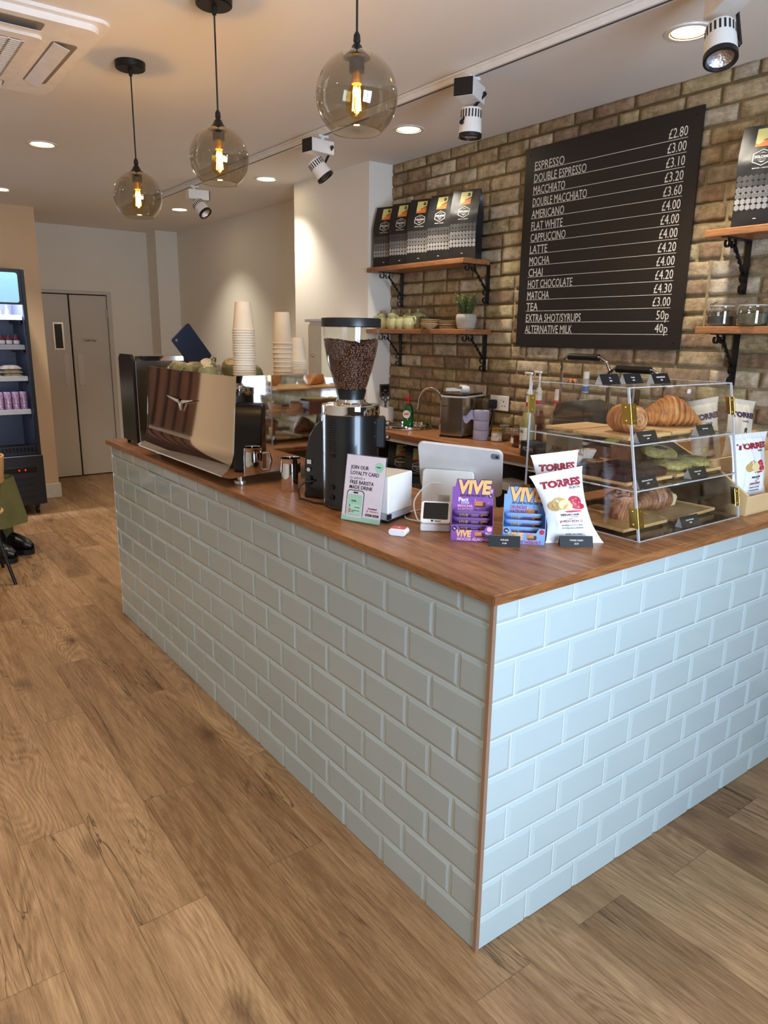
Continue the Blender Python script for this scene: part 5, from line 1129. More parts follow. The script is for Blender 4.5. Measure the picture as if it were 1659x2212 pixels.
def pf(u, v):
    a = 2*PI*u; r = (.046+.012*math.sin(min(1, v*1.25)*PI*.5)-.006*max(0, v-.8)/.2)*(1 if v > .06 else .88)*(1+.022*math.sin(a*40)); return (r*math.cos(a), r*math.sin(a), .082*v)
G().grid(pf, 160, 12).build('pot', mat('ribbed_grey_pot', (170, 164, 150), .7, var=.08, vscale=60), pp, smooth=60); G().lathe([(.001, .07), (.052, .07)], 20, cap=False).build('soil', mat('soil', (50, 36, 26), .9), pp)
g = G(); R = random.Random(8)
for k in range(95):
    a = R.random()*6.28; b = R.random()**.6; h = R.uniform(.07, .125); bx, by = .03*b*math.cos(a), .03*b*math.sin(a); ex, ey = (.070*b*math.cos(a), .070*b*math.sin(a))
    g.m(1).cyl((bx, by, .07), (ex, ey, .07+h), .0008, n=4, cap=False); g.m(0)
    for j in range(17):
        u = .2+.8*j/16; p = Vector((bx+(ex-bx)*u, by+(ey-by)*u, .07+h*u)); c = R.random()*6.28; L1 = R.uniform(.009, .016); dv = Vector((math.cos(c), math.sin(c), .6)).normalized(); sd_ = Vector((-math.sin(c), math.cos(c), 0))*.0034
        g.add([p, p+dv*L1*.5+sd_, p+dv*L1, p+dv*L1*.5-sd_], [(0, 1, 2, 3)])
g.build('foliage', [mat('herb_leaf', (104, 122, 66), .6, var=.35, vscale=50), mat('herb_stem', (96, 100, 56), .6)], pp, smooth=0)

# ================= clip jars on the right shelf =================
M_glass = clear('jar_glass', (.93, .94, .92), .22, .02)
def clip_jar(name, label, loc, r, h, cont=None, fill=.6, rz=0):
    t = thing(name, label, 'jar', loc, rz)
    G().lathe([(.001, .002), (r*.88, .002), (r, .01), (r, h*.62), (r*.84, h*.74), (r*.82, h*.84)], 32, cap=False).build('glass_body', M_glass, t)
    G().lathe([(r*.86, h*.87), (r*.88, h*.9), (r*.84, h*.97), (.001, h)], 32, cap=False).build('lid', M_glass, t)
    G().lathe([(r*.84, h*.835), (r*.86, h*.85), (r*.84, h*.87)], 28, cap=False).build('seal', mat('rubber_seal', (190, 186, 176), .6), t)
    g = G(); q = r*.88; g.tube([(-.012, -q, h*.9), (-.012, -q-.006, h*.8), (-.010, -q-.008, h*.55), (.010, -q-.008, h*.55), (.012, -q-.006, h*.8), (.012, -q, h*.9)], .0012, 6).tube([(q*math.cos(a), q*math.sin(a), h*.80) for a in [k*PI/12 for k in range(24)]], .0012, 6, closed=True).tube([(-.008, -q-.004, h*.9), (-.008, -q*.6, h*1.01), (.008, -q*.6, h*1.01), (.008, -q-.004, h*.9)], .0012, 6)
    g.build('wire_clip', M_chrome, t)
    if cont: G().lathe([(.001, .004), (r*.86, .004), (r*.96, .012), (r*.96, h*fill), (.001, h*fill+.004)], 28, cap=False).build('contents', cont, t)
    return t
clip_jar('clip_jar', 'low glass clip jar on the lower right shelf, left one', (1.74, .507, ZL+.0125), .052, .092, mat('dark_tea', (70, 62, 54), .8, var=.4, vscale=60, bump=.002), .42, -PI/2-.5)
clip_jar('clip_jar', 'low glass clip jar on the lower right shelf, right one with a blue label', (1.73, .375, ZL+.0125), .058, .092, mat('herb_tea', (96, 88, 60), .8, var=.4, vscale=60, bump=.002), .5, -PI/2-.5)
pk = thing('snack_packet', 'blue and brown packet at the right picture edge on the lower right shelf', 'packet', (1.74, .285, ZL+.0125), -PI/2)
G().box((-.02, -.02, 0), (.06, .02, .09), .004).build('packet', mat('packet_blue', (70, 130, 190), .5), pk, smooth=0); G().prism(disc(-.002, .03, .016), -.0206, -.02, 'XZ').build('round_picture', mat('packet_tan', (214, 160, 110), .5), pk, smooth=0)

# ================= things on the back counter =================
B = lambda x, y: (x, y, ZB+.0002)
sw = thing('wall_switch', 'square steel switch with black rocker on the white pier', 'switch', (1.853, 2.914, 1.20)); G().box((-.043, -.006, -.043), (.043, 0, .043), .002).build('plate', M_steel, sw, smooth=0); G().box((-.033, -.008, -.033), (.033, -.006, .033), .001).build('rocker', M_blackp, sw, smooth=0)
G().at(T(0, -.0081, 0)).text('FAN', .011, 0, -.003, 1, 'CENTER').build('lettering', M_paper, sw, smooth=0)
so = thing('double_socket', 'white double wall socket on the brick wall behind the ice maker', 'socket', (WX-.012, 1.925, 1.155), -PI/2); G().box((0, -.008, 0), (.146, 0, .086), .003).build('plate', M_white, so, smooth=0)
g = G()
for x in (.037, .109):
    g.box((x-.003, -.0086, .048), (x+.003, -.008, .058)); g.box((x-.014, -.0086, .026), (x-.006, -.008, .031)); g.box((x+.006, -.0086, .026), (x+.014, -.008, .031))
g.build('pin_holes', M_ink, so, smooth=0)
g = G().box((.052, -.0105, .062), (.062, -.008, .076)).box((.084, -.0105, .062), (.094, -.008, .076)); g.build('switches', M_white, so, smooth=0)
pg = thing('power_plug', 'black plug pushed into the left side of the double socket', 'plug', (WX-.020, 1.888, 1.19), -PI/2); G().prism(rrect(-.022, -.026, .022, .026, .012), -.026, 0, 'XZ').build('plug_body', M_blackp, pg, smooth=30); G().tube([(0, -.014, -.024), (0, -.016, -.07), (-.02, -.012, -.13), (-.06, -.01, -.185)], .004, 8).build('lead', M_blackp, pg)
ub = thing('utensil_box', 'white utensil box at the left end of the back counter', 'box', (1.775, 2.80, ZB), -1.1); G().prism([(-.045, 0), (.045, 0), (.045, .095), (-.045, .115)], -.04, -.037, 'XZ').prism([(-.045, 0), (.045, 0), (.045, .095), (-.045, .115)], .037, .04, 'XZ').box((-.045, -.037, 0), (-.042, .037, .115)).box((.042, -.037, 0), (.045, .037, .095)).box((-.042, -.037, 0), (.042, .037, .004)).build('box', M_white, ub, smooth=0)
sc = thing('scissors', 'dark handled scissors standing in the white utensil box', 'scissors', (1.775, 2.795, ZB+.006), -1.0)
g = G()
for s in (-1, 1):
    c = (s*.018, 0, .165); g.tube([(c[0]+.014*math.cos(a), 0, c[2]+.024*math.sin(a)) for a in [k*PI/8 for k in range(16)]], .0045, 8, closed=True); g.tube([(s*.010, 0, .142), (-s*.004, 0, .10)], .005, 8)
g.build('handles', mat('charcoal_plastic', (50, 48, 52), .4), sc); G().box((-.007, -.002, .0), (.007, .002, .11)).build('blades', M_steel, sc, smooth=0)
ds = thing('washing_up_bottle', 'green washing up liquid bottle with red spray cap beside the sink', 'bottle', B(1.815, 2.60), -PI/2+.5)
G().lathe([(.028, 0), (.032, .004), (.033, .04), (.031, .08), (.029, .11), (.018, .135), (.013, .14)], 28).build('bottle', mat('green_liquid', (28, 92, 48), .12, coat=.3), ds); ds.children[-1].scale = (1.15, .75, 1)
G().lathe([(.014, .138), (.014, .152), (.008, .156), (.008, .17), (.001, .17)], 18, cap=False).prism([(-.022, .168), (.006, .168), (.012, .176), (.01, .186), (-.022, .178)], -.006, .006, 'XZ').build('spray_cap', mat('red_cap', (214, 48, 40), .4), ds)
g = G().m(0).prism(disc(0, .07, .026, 24), -.0262, -.0252, 'XZ').m(1).at(T(0, -.0264, 0)).text('FAIRY', .017, 0, .066, .8, 'CENTER', .05, .0003, .0, .1); g.m(0).at(T(0, -.0264, 0)).box((.006, -.0004, .032), (.010, 0, .054)); g.build('label', [mat('bottle_label_white', (226, 224, 214), .4), mat('bottle_label_red', (200, 44, 44), .4)], ds, smooth=0)
sk = thing('round_sink', 'round stainless steel sink basin set in the back counter', 'sink', (1.715, 2.49, ZB)); G().lathe([(.168, .0005), (.170, .004), (.160, .006), (.150, .003), (.146, .0), (.140, -.0)], 48, cap=False).build('rim', M_chrome, sk)
G().lathe([(.150, .0035), (.146, .0012), (.10, .0011), (.001, .0011)], 40, cap=False).lathe([(.149, .004), (.1485, .020), (.152, .022), (.156, .018)], 48, cap=False).build('basin', M_mirror, sk)
tp = thing('swan_neck_tap', 'chrome swan neck tap behind the sink', 'tap', B(1.84, 2.30), 0)
P_ = [(0, 0, 0), (0, 0, .14)]+[(-.045*(1-math.cos(a)), .055*(1-math.cos(a)), .155+.10*math.sin(a)) for a in [k*PI/14 for k in range(0, 15)]]+[(-.092, .112, .13)]
G().tube(P_, .0085, 12).cyl((0, 0, 0), (0, 0, .03), .02).cyl((-.092, .112, .135), (-.092, .112, .118), .0105).build('spout', M_chrome, tp); G().cyl((0, 0, .05), (.045, -.03, .065), .005).build('lever', M_chrome, tp)
im = thing('ice_maker', 'brushed steel ice maker with dark smoked lid on the back counter', 'ice maker', (1.608, 2.062, ZB+.0002), -1.22)
W_i, D_i, H_i = .160, .25, .228
G().box((.008, .006, 0), (W_i-.008, D_i-.006, .012)).build('plinth', M_blackp, im, smooth=0)
G().prism([(.0, .03), (.012, .008), (.05, 0), (W_i-.05, 0), (W_i-.012, .008), (W_i, .03), (W_i, D_i), (0, D_i)], .012, H_i, 'XY').build('body', M_steel, im, smooth=40)
G().prism([(-.002, .03), (.012, .006), (.05, -.002), (W_i-.05, -.002), (W_i-.012, .006), (W_i+.002, .03), (W_i+.002, D_i+.002), (-.002, D_i+.002)], H_i, H_i+.008, 'XY').build('white_rim', M_white, im, smooth=30)
G().prism([(.004, .03), (.016, .012), (.05, .004), (W_i-.05, .004), (W_i-.016, .012), (W_i-.004, .03), (W_i-.004, D_i-.004), (.004, D_i-.004)], H_i+.008, H_i+.02, 'XY').build('smoked_lid', mat('smoked_lid', (40, 36, 34), .06), im, smooth=30, bev=.003)
G().box((.018, .0085 if False else -.0008, .175), (.055, .0004, .179)).build('badge', M_blackp, im, smooth=0)
ic = thing('ice_scoop', 'small white plastic scoop lying on the ice maker lid', 'scoop', (1.70, 2.02, 1.2485), -.5)
G().lathe([(.020, 0), (.022, .002), (.022, .044), (.019, .044), (.018, .003), (.001, .003)], 22, cap=False, ax='X').build('cup', M_white, ic); ic.children[-1].location = (.03, 0, .022)
G().prism([(-.06, .012), (.03, .012), (.03, .02), (-.01, .03), (-.055, .028)], -.010, .010, 'XZ').box((.02, -.012, .036), (.055, .012, .046), .002).build('handle', M_white, ic, smooth=30)
pr_ = thing('blue_paper_roll', 'pale blue paper roll standing in front of the ice maker', 'paper roll', B(1.73, 1.835), 0)
g = G()
for k in range(3): g.lathe([(.018, k*.055), (.043, k*.055+.001), (.0435, k*.055+.004), (.0435, k*.055+.052), (.043, k*.055+.054), (.018, k*.055+.055)], 36, cap=False)
g.build('roll', mat('blue_paper', (170, 170, 204), .85), pr_); G().lathe([(.018, .001), (.018, .165), (.0165, .165), (.0165, .001)], 20, cap=False).build('cardboard_core', mat('cardboard', (140, 110, 84), .8), pr_)
def fl(u, v): a = 2.35+u*.1; return (-.035-.05*u, .025+.03*u+.006*math.sin(v*5), .165-.004-.058*v-.02*u*(1-v)+.012*math.sin(u*6))
G().grid(fl, 10, 10).build('loose_sheet', mat('blue_paper', (170, 170, 204), .85), pr_)
hj = thing('honey_jar', 'small jar with gold lid and white label beside the paper roll', 'jar', B(1.755, 1.735)); G().lathe([(.026, 0), (.029, .003), (.029, .055), (.026, .06)], 26).build('jar', mat('jar_cream', (150, 136, 110), .2), hj)
G().lathe([(.028, .06), (.029, .062), (.029, .073), (.001, .074)], 26, cap=False).build('lid', mat('gold_lid', (186, 160, 60), .3, .7), hj); G().lathe([(.0296, .006), (.0296, .048)], 26, cap=False).build('label', mat('jar_label', (214, 206, 200), .6, var=.6, vscale=60), hj)
clip_jar('glass_storage_jar', 'clear glass jar behind the gold-lidded jar', B(1.825, 1.745), .033, .10, mat('sugar_brown', (120, 90, 60), .8, var=.3), .4, -1)
clip_jar('glass_storage_jar', 'clear glass jar with brown contents left of the cocoa clip jar', B(1.80, 1.60), .036, .085, mat('sugar_pale', (150, 120, 84), .8, var=.3), .7, -1)
co = clip_jar('cocoa_clip_jar', 'large glass clip jar of cocoa powder on the back counter', B(1.73, 1.52), .058, .105, mat('cocoa_powder', (96, 46, 26), .8, var=.1), .62, -PI/2-.4)
G().prism(rrect(-.018, .02, .018, .05, .003), -.0596, -.059, 'XZ').build('paper_label', M_paper, co, smooth=0)
# syrup bottles
def syrup(label, x, y, liq, pump=True, band=(196, 40, 50), lab='MONIN', capc=None, hs=1.0):
    t = thing('syrup_bottle', label, 'syrup bottle', B(x, y), -PI/2-.35, 'syrup bottles on the back counter'); t.scale = (1, 1, hs)
    prf = [(.001, .003), (.034, .003), (.037, .008), (.037, .155), (.033, .185), (.020, .225), (.015, .24), (.0145, .285)]
    G().lathe(prf, 30, cap=False).build('glass_bottle', M_glass, t); G().lathe([(.001, .006), (.0345, .006), (.0345, .15), (.030, .183), (.022, .205), (.001, .207)], 26, cap=False).build('syrup', mat('syrup_%d%d%d' % liq, liq, .1, coat=.3), t)
    g = G().m(0).lathe([(.0374, .03), (.0374, .135)], 18, cap=False, a0=-2.6, a1=-.54).m(1); 
    g.at(T(0, -.0376, 0)).text(lab, .021, 0, .108, .8, 'CENTER'); g.m(2).prism(disc(.0, .06, .011, 12), -.0012, -.0002, 'XZ'); g.build('label', [M_paper, M_ink, mat('label_picture', (150, 90, 70), .6)], t, smooth=30)
    g = G().m(0).lathe([(.0165, .232), (.0155, .282)], 20, cap=False).m(1).lathe([(.0170, .236), (.0162, .256)], 20, cap=False); g.build('neck_band', [M_paper, mat('band_%d%d%d' % band, band, .5)], t)
    if pump:
        G().cyl((0, 0, .283), (0, 0, .305), .016).cyl((0, 0, .305), (0, 0, .318), .012).cyl((0, 0, .318), (0, 0, .395), .0055).box((-.055, -.007, .388), (.014, .007, .40), .003).cyl((-.052, 0, .39), (-.052, 0, .378), .004).build('pump', M_white, t)
        G().at(T(0, -.0165, 0)).text(lab, .009, 0, .29, .9, 'CENTER').build('lettering', M_ink, t, smooth=0)
    else: G().cyl((0, 0, .283), (0, 0, .31), .0155).build('cap', mat('cap_white', capc or (232, 228, 222), .4), t)
syrup('syrup bottle of pale liquid, shorter white pump, behind the left end of the case', 1.56, 1.335, (182, 170, 110))
syrup('syrup bottle of dark red liquid with a taller white pump, behind the pale one', 1.70, 1.40, (110, 46, 40))
syrup('syrup bottle with red and white neck band beside the black grill lid', 1.78, 1.345, (150, 120, 80), False, (196, 40, 50))
syrup('pale syrup bottle with blue neck band and white cap behind the grill handle', 1.842, 1.225, (188, 184, 120), False, (60, 110, 180), hs=1.42 if False else 1.3)
def carton(label, x0, y0, w, d, h, col, txt, tc, rz, z=ZB+.0002):
    t = thing('carton', label, 'carton', (x0, y0, z), rz); G().box((0, 0, 0), (w, d, h), .001).build('box', mat('carton_%d' % col[0], col, .6), t, smooth=0)
    G().at(T(0, -.0002, 0)).text(txt, .03, w/2, h*.4, .8, 'CENTER').build('lettering', mat('carton_text_%d' % tc[0], tc, .6), t, smooth=0)
carton('black syrup carton under the bottles on the back counter', 1.50, 1.32, .12, .08, .075, (34, 32, 34), 'MONIN', (206, 204, 200), -PI/2-.2)
carton('pale grey carton of plant milk beside the black carton', 1.50, 1.16, .16, .08, .14, (150, 146, 136), 'ALPRO', (60, 54, 50), -PI/2-.2)
# folded contact grill pans with two hoop handles
cg = thing('contact_grill', 'black double contact grill with two black-gripped chrome hoop handles', 'grill', (1.70, .96, ZB+.0002), -PI/2)
M_cast = mat('cast_black', (26, 27, 30), .35, .3, var=.2, vscale=20)
G().box((-.24, -.14, .0), (.30, .12, .11), .02).build('base', M_cast, cg, smooth=0)
for x0 in (-.235, .035): G().prism([(x0, .115), (x0+.262, .115), (x0+.262, .16), (x0+.225, .25), (x0+.1, .28), (x0+.02, .27), (x0, .22)] if x0 < 0 else [(x0, .115), (x0+.262, .115), (x0+.25, .2), (x0+.13, .235), (x0+.02, .215)], -.13, .10, 'XZ').build('lid', M_cast, cg, smooth=0, bev=.008)
for (xa, xb, zt) in ((-.285, -.015, .478), (-.012, .26, .432)):
    hz = zt; pts = [(xa, -.02, .22), (xa-.004, -.02, hz-.07), (xa+.004, -.03, hz-.02), (xa+.03, -.03, hz), (xb-.045, -.03, hz), (xb-.01, -.03, hz-.02), (xb+.01, -.02, hz-.065), (xb+.01, -.02, .22)]
    h = G().tube(pts, .0075, 10).build('hoop_handle', M_chrome, cg); G().cyl((xa+.045, -.03, hz), (xb-.055, -.03, hz), .0155, n=18).build('grip', M_blackp, h)
g = G().box((-.20, -.135, .03), (.26, -.145, .06))
for k in range(34): g.prism([(-.2+k*.0136, .06), (-.2+(k+1)*.0136, .06), (-.2+(k+.5)*.0136, .070)], -.145, -.137, 'XZ')
g.build('ribbed_plate', mat('charred_steel', (40, 36, 32), .5, .6), cg, smooth=0)
# below the back counter
dup(cb0, (1.665, 2.465, .5452), -.95, 'black coffee bag under the back counter, left of the till tablet', BG); dup(cb0, (1.655, 2.285, .5452), -.85, 'black coffee bag under the back counter, half hidden by the till tablet', BG)
for i, o in enumerate([x for x in bpy.data.objects if x.parent is None and x.name.startswith('coffee_bag') and x.location.z < .5]): o.scale = (1, 1, 1)
bk = thing('wicker_basket', 'rounded straw basket on the shelf under the back counter', 'basket', (1.70, 2.68, .5452)); G().lathe([(.05, 0), (.09, .02), (.11, .06), (.105, .11), (.07, .15), (.001, .16)], 30).build('basket', mat('straw', (150, 122, 84), .8, var=.3, vscale=60, bump=.004, bscale=60), bk)
G().tube([(-.08, 0, .13), (-.06, 0, .20), (0, 0, .225), (.06, 0, .20), (.08, 0, .13)], .008, 8).build('handle', mat('straw', (150, 122, 84), .8), bk)
for i, (x, y, c) in enumerate(((1.60, 1.90, (150, 150, 100)), (1.585, 1.78, (170, 170, 170)), (1.60, 1.66, (60, 70, 120)))):
    t = thing('storage_tub', 'small lidded tub under the back counter, '+['green, behind the till tablet', 'grey, behind the till tablet', 'blue, beside the pastry case'][i], 'tub', (x, y, .5452)); G().lathe([(.04, 0), (.045, .004), (.045, .12)], 24).build('tub', mat('tub_%d' % i, c, .5), t); G().lathe([(.047, .12), (.047, .135), (.001, .137)], 24, cap=False).build('lid', M_white, t)
t = thing('white_box', 'white box with black cup picture under the back counter', 'box', (1.53, 1.52, .5452), -PI/2-.1); G().box((0, 0, 0), (.13, .12, .30), .002).build('box', M_white, t, smooth=0); G().prism([(.03, .16), (.10, .16), (.11, .26), (.02, .26)], -.001, 0, 'XZ').build('cup_picture', M_ink, t, smooth=0); G().at(T(0, -.0005, 0)).text('COFFEE CUPS', .013, .012, .06, .8).build('lettering', M_ink, t, smooth=0)

# ================= open display fridge at the far left =================
fx0, fx1, fy, fyb = -.62, .205, 5.66, 6.24
fd = thing('display_fridge', 'tall black open-fronted display fridge with lit shelves at the left', 'display fridge', (0, 0, 0))
M_led = mat('led_strip', (225, 230, 255), .5, emit=(205, 215, 255), es=14); M_fb = mat('fridge_black', (22, 21, 24), .35); M_fin = mat('fridge_liner', (70, 72, 84), .4); M_fsh = mat('fridge_shelf', (150, 152, 162), .25, .6)
G().box((fx1-.03, fy+.02, .52), (fx1-.008, fyb, 2.04)).build('side_wall', M_fin, fd, smooth=0); G().box((fx0, fy+.02, .52), (fx0+.03, fyb, 2.04)).build('side_wall', M_fin, fd, smooth=0)
G().box((fx1-.035, fy, .52), (fx1-.006, fy+.05, 2.05), .004).box((fx0, fy, .52), (fx0+.035, fy+.05, 2.05), .004).box((fx1-.008, fy+.05, .52), (fx1-.004, fyb, 2.05)).build('door_pillar', M_fb, fd, smooth=0)
G().box((fx0, fyb-.03, .52), (fx1-.006, fyb, 2.05)).build('back_wall', M_fin, fd, smooth=0)
G().box((fx0, fy, 1.77), (fx1-.035, fy+.05, 2.05)).box((fx0, fy+.05, 2.0), (fx1-.006, fyb, 2.05)).build('top_canopy', M_fb, fd, smooth=0)
G().prism(rrect(fx0+.05, 1.785, fx1-.06, 2.02, .02), fy-.006, fy, 'XZ').build('lit_header', mat('lit_blue', (120, 185, 225), .4, emit=(160, 200, 222), es=.38), fd, smooth=0)
G().box((fx0, fy-.02, .09), (fx1, fyb, .52), .004).build('base_cabinet', M_fb, fd, smooth=0)
g = G()
for k in range(4): g.box((fx0+.06, fy-.024, .14+k*.055), (fx1-.08, fy-.0195, .165+k*.055))
g.build('grille_slats', mat('vent_dark', (6, 6, 7), .6), fd, smooth=0)
cp = G().box((fx0+.2, fy-.026, .375), (fx1-.06, fy-.0205, .425), .002).build('control_panel', mat('panel_black', (12, 12, 14), .2), fd, smooth=0)
g = G().at(T(0, -.0262+fy, 0)).text('0', .022, .05, .392, .9).text('*', .03, .0, .385, 1); g.build('red_display', mat('red_led', (255, 40, 40), .5, emit=(255, 30, 30), es=4), cp, smooth=0)
for z in (.60, .90, 1.18, 1.44, 1.68)[1:]:
    s_ = G().box((fx0+.03, fy+.09, z-.012), (fx1-.035, fyb-.03, z)).build('shelf', M_fsh, fd, smooth=0)
    G().prism([(fy+.06, z-.032), (fy+.075, z-.034), (fy+.09, z-.012), (fy+.09, z+.008), (fy+.07, z+.004)], fx0+.035, fx1-.042, 'YZ').build('price_rail', mat('rail_grey', (190, 196, 206), .25, .3), s_, smooth=0)
    G().box((fx0+.05, fy+.095, z-.018), (fx1-.06, fy+.105, z-.0125)).build('shelf_light', mat('led_strip', (225, 230, 255), .5), s_, smooth=0)
    G().box((fx1-.06, fy+.1, z-.06), (fx1-.052, fyb-.05, z-.012)).build('bracket', M_blackp, s_, smooth=0)
g = G().box((fx0+.03, fy+.03, .522), (fx1-.035, fyb-.03, .545))
for k in range(26): g.box((fx0+.04+k*.029, fy+.035, .545), (fx0+.05+k*.029, fy+.04, .585))
g.box((fx0+.03, fy+.03, .585), (fx1-.035, fy+.045, .60)).build('air_grille', M_blackp, fd, smooth=0)
for x in (fx0+.08, fx1-.07):
    for y in (fy+.05, fyb-.06): G().cyl((x-.011, y, .035), (x+.011, y, .035), .035, n=20).box((x-.02, y-.02, .06), (x+.02, y+.02, .09)).build('castor', M_blackp, fd)
G().box((fx0+.06, fy+.055, 1.985), (fx1-.06, fy+.075, 1.998)).build('light_strip', mat('led_strip', (225, 230, 255), .5, emit=(205, 215, 255), es=14), fd, smooth=0)
area('fridge_strip_light', ((fx0+fx1)/2, fy+.08, 1.97), (.45, 0, 0), .65, .03, 30, (.72, .8, 1))
# stock in the fridge
def can(c):
    t = thing('drinks_can', 'x', 'can'); G().lathe([(.022, 0), (.028, .006), (.028, .145), (.024, .155), (.001, .154)], 18, cap=False).build('can_body', c, t); G().lathe([(.024, .1552), (.022, .1565), (.001, .1545)], 16, cap=False).build('can_lid', M_steel, t); return t
c_a = can(mat('can_pink', (206, 170, 196), .3, .2, var=.6, vscale=50)); zsh = (.90, 1.18, 1.44, 1.68)
for i in range(4):
    o = c_a if i == 0 else dup(c_a); o.location = (.125-i*.062, fy+.13, zsh[0]+.0003); o['label'] = 'pink slim drinks can on the lowest stocked fridge shelf, '+['rightmost', 'second from the right', 'third from the right', 'fourth from the right'][i]; o['group'] = 'drinks cans in the display fridge'
sw_ = None
for i, (x, z) in enumerate(((.06, 0), (.055, .032), (.05, .064), (-.10, .0), (-.10, .032))):
    if sw_ is None:
        sw_ = thing('wrapped_sandwich', 'x', 'sandwich'); g = G()
        def wf_(u, v): return ((u-.5)*.17, (v-.5)*.13, .028*(1-abs(2*u-1)**4)*(1-abs(2*v-1)**4)+.004+.003*noise.noise(Vector((u*9, v*9, 0))))
        g.grid(wf_, 18, 14).box((-.075, -.055, 0), (.075, .055, .006)).build('film_wrap', mat('wrap_beige', (206, 190, 156), .35, var=.3, vscale=30), sw_); o = sw_
    else: o = dup(sw_)
    o.location = (x, fy+.16, zsh[1]+.0003+z); o['group'] = 'wrapped sandwiches in the display fridge'; o['label'] = 'film-wrapped flat sandwich on the middle fridge shelf, '+['lowest of the right pile', 'middle of the right pile', 'top of the right pile', 'lower one of the left pile', 'upper one of the left pile'][i]
jb = None
for i in range(4):
    if jb is None:
        jb = thing('juice_bottle', 'x', 'juice bottle'); G().lathe([(.022, 0), (.024, .004), (.024, .05), (.016, .07), (.013, .078)], 16).build('bottle', mat('juice_red', (120, 40, 36), .2), jb); G().lathe([(.0245, .012), (.0245, .042)], 16, cap=False).build('label', M_paper, jb); G().cyl((0, 0, .078), (0, 0, .094), .014).build('cap', mat('juice_cap', (60, 64, 90), .4), jb); o = jb
    else: o = dup(jb)
    o.location = (.115-i*.056, fy+.13, zsh[2]+.0003); o['group'] = 'small juice bottles in the display fridge'; o['label'] = 'small red juice bottle on the second highest fridge shelf, '+['rightmost', 'second from the right', 'third from the right', 'fourth from the right'][i]
for i in range(3):
    t = thing('dressing_bottle', 'small clear bottle on the top fridge shelf, '+['rightmost', 'middle one', 'leftmost, beyond the picture edge'][i], 'bottle', (.07-i*.06, fy+.16, zsh[3]+.0003)); G().lathe([(.014, 0), (.016, .003), (.015, .04), (.008, .055), (.008, .075)], 14).build('bottle', mat('pale_bottle', (170, 172, 180), .2), t); G().cyl((0, 0, .075), (0, 0, .085), .009).build('cap', M_white, t)

# ================= chairs and the seated person at the left edge =================
M_seat = mat('seat_pad', (36, 40, 46), .6); M_bent = mat('bent_plywood', (206, 158, 100), .4, var=.1, vscale=8)
def chair(label, x, y, rz):
    t = thing('cafe_chair', label, 'chair', (x, y, 0), rz, 'cafe chairs')
    G().lathe([(.001, .437), (.20, .437), (.215, .442), (.217, .45), (.21, .456), (.001, .456)], 40, cap=False).build('seat', M_bent, t); G().lathe([(.001, .456), (.19, .456), (.203, .463), (.198, .474), (.001, .479)], 36, cap=False).build('seat_pad', M_seat, t)
    for sx, sy in ((1, 1), (1, -1), (-1, 1), (-1, -1)): G().cyl((sx*.12, sy*.12, .44), (sx*.21, sy*.21, 0), .013, .010, n=12).build('leg', M_black, t)
    def bkf(u, v): a = (u-.5)*1.9; r = .225+.015*v; return (-r*math.cos(a), r*math.sin(a), .64+.16*v)
    def bkb(u, v): p = bkf(u, v); return (p[0]*1.05, p[1]*1.05, p[2])
    G().grid(bkf, 20, 4, True).grid(bkb, 20, 4).grid(lambda u, v: tuple(Vector(bkf(u, 1)).lerp(Vector(bkb(u, 1)), v)), 20, 1).grid(lambda u, v: tuple(Vector(bkf(u, 0)).lerp(Vector(bkb(u, 0)), v)), 20, 1).build('backrest', M_bent, t)
    for s in (-1, 1): G().cyl((-.17, s*.11, .44), (-.20, s*.12, .72), .009).build('back_post', M_black, t)
chair('round-seated cafe chair with dark pad at the left edge, black splayed leg in view', -.612, 3.972, PI-.0)
chair('round-seated cafe chair the seated person is sitting on, beyond the picture edge', -.70, 4.79, -.75)
M_khaki = mat('khaki_cloth', (92, 88, 46), .85, var=.12, vscale=8, bump=.002, bscale=60); M_boot = mat('boot_leather', (24, 18, 17), .32, var=.2, bump=.001, bscale=80)
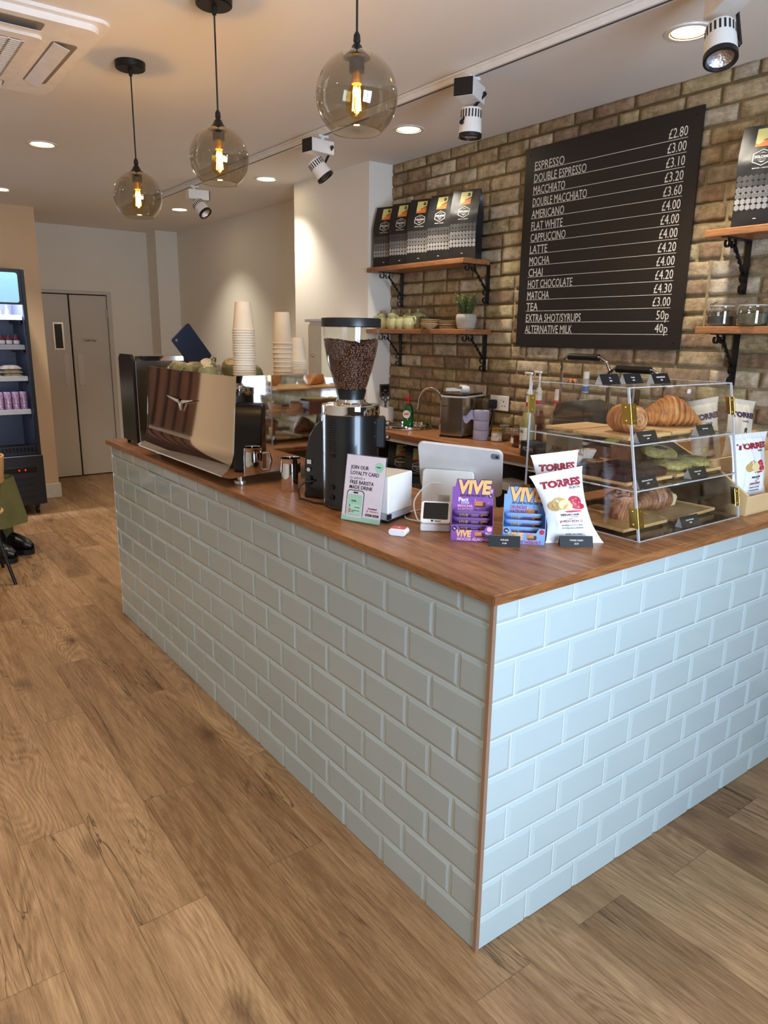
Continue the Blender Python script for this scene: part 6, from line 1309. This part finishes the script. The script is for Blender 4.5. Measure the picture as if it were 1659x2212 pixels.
def person():
    t = thing('person', 'person in olive clothes and black ankle boots sitting at the left edge', 'person', (-.67, 4.76, 0), -.75)
    J = [(0, 0, .56), (0, 0, .74), (-.02, 0, .90), (-.03, 0, 1.02), (-.03, 0, 1.09), (-.015, 0, 1.16), (-.005, 0, 1.25),
         (.05, .09, .54), (.40, .09, .53), (.44, .07, .30), (.42, .07, .09), (.05, -.09, .54), (.38, -.10, .53), (.42, -.12, .30), (.40, -.12, .09),
         (-.03, .17, .98), (.03, .22, .76), (.24, .15, .66), (-.03, -.17, .98), (.03, -.22, .76), (.24, -.15, .66), (.30, .13, .65), (.30, -.13, .65)]
    E_ = [(0, 1), (1, 2), (2, 3), (3, 4), (4, 5), (5, 6), (0, 7), (7, 8), (8, 9), (9, 10), (0, 11), (11, 12), (12, 13), (13, 14), (3, 15), (15, 16), (16, 17), (17, 21), (3, 18), (18, 19), (19, 20), (20, 22)]
    Rr = [.14, .125, .14, .10, .052, .075, .09, .085, .062, .052, .04, .085, .062, .052, .04, .055, .042, .03, .055, .042, .03, .026, .026]
    me = bpy.data.meshes.new('body'); me.from_pydata(J, E_, []); me.materials.append(M_khaki); o = bpy.data.objects.new('body', me); C.objects.link(o); o.parent = t
    sk_ = o.modifiers.new('skin', 'SKIN'); 
    for i, r in enumerate(Rr): me.skin_vertices[0].data[i].radius = (r, r)
    me.skin_vertices[0].data[0].use_root = True; q = o.modifiers.new('sub', 'SUBSURF'); q.levels = q.render_levels = 2
    G().ball((0, 0, 1.27), .098, 20, 14, (1.0, .82, 1.15)).ball((.095, 0, 1.265), .014, 8, 6).build('head', mat('skin_tone', (206, 160, 132), .5), t)
    G().ball((-.02, 0, 1.295), .108, 20, 14, (1.0, .86, 1.1)).build('hair', mat('dark_hair', (50, 36, 28), .6), t); t.children[-1].location = (-.015, 0, .01)
    for s in (-1, 1):
        for k in range(5): G().tube([(.30, s*.13+(k-2)*.013, .65), (.345, s*.13+(k-2)*.016, .645), (.37, s*.13+(k-2)*.016, .625)], [.010, .008, .006], 8).build('finger', mat('skin_tone', (206, 160, 132), .5), t)
    # wide olive hem hanging to the shin
    def hem(u, v): a = 2*PI*u; w_ = .10+.07*v+.012*math.sin(a*7)*v; return (.43+.03*v+w_*.9*math.cos(a), -.02+(.19+.03*v+.01*math.sin(a*5)*v)*math.sin(a), .56-.31*v)
    G().grid(hem, 60, 12).build('skirt_hem', M_khaki, t, smooth=70)
    for (bx, by, bz, lb) in ((.52, .08, 0, 1), (.525, -.13, 0, 2)):
        def bt_(u, v):   # boot upper: sections along the foot
            x = -.17+.26*u; top = .10 if u > .55 else .10+(.15*(1-u/.55)**.5 if u < .5 else .15*(1-u/.55)**.5); a = PI*2*v
            hw = .040+.008*math.sin(u*PI)-.02*max(0, u-.85)/.15; ht = max(.045, .115*(1-u)**.55+.038); return (bx-.0+x, by+hw*math.cos(a), .034+ht/2+ht/2*math.sin(a))
        G().grid(bt_, 26, 22).cyl((bx-.10, by, .10), (bx-.115, by, .22), .052, .056, n=22).build('boot', M_boot, t, smooth=70)
        G().prism([(bx-.18, by-.042), (bx-.06, by-.038), (bx+.05, by-.047), (bx+.085, by-.03), (bx+.095, by), (bx+.085, by+.03), (bx+.05, by+.047), (bx-.06, by+.038), (bx-.18, by+.042), (bx-.195, by)], .0, .036, 'XY').build('boot_sole', mat('boot_sole', (16, 14, 13), .6), t, smooth=30)
person()
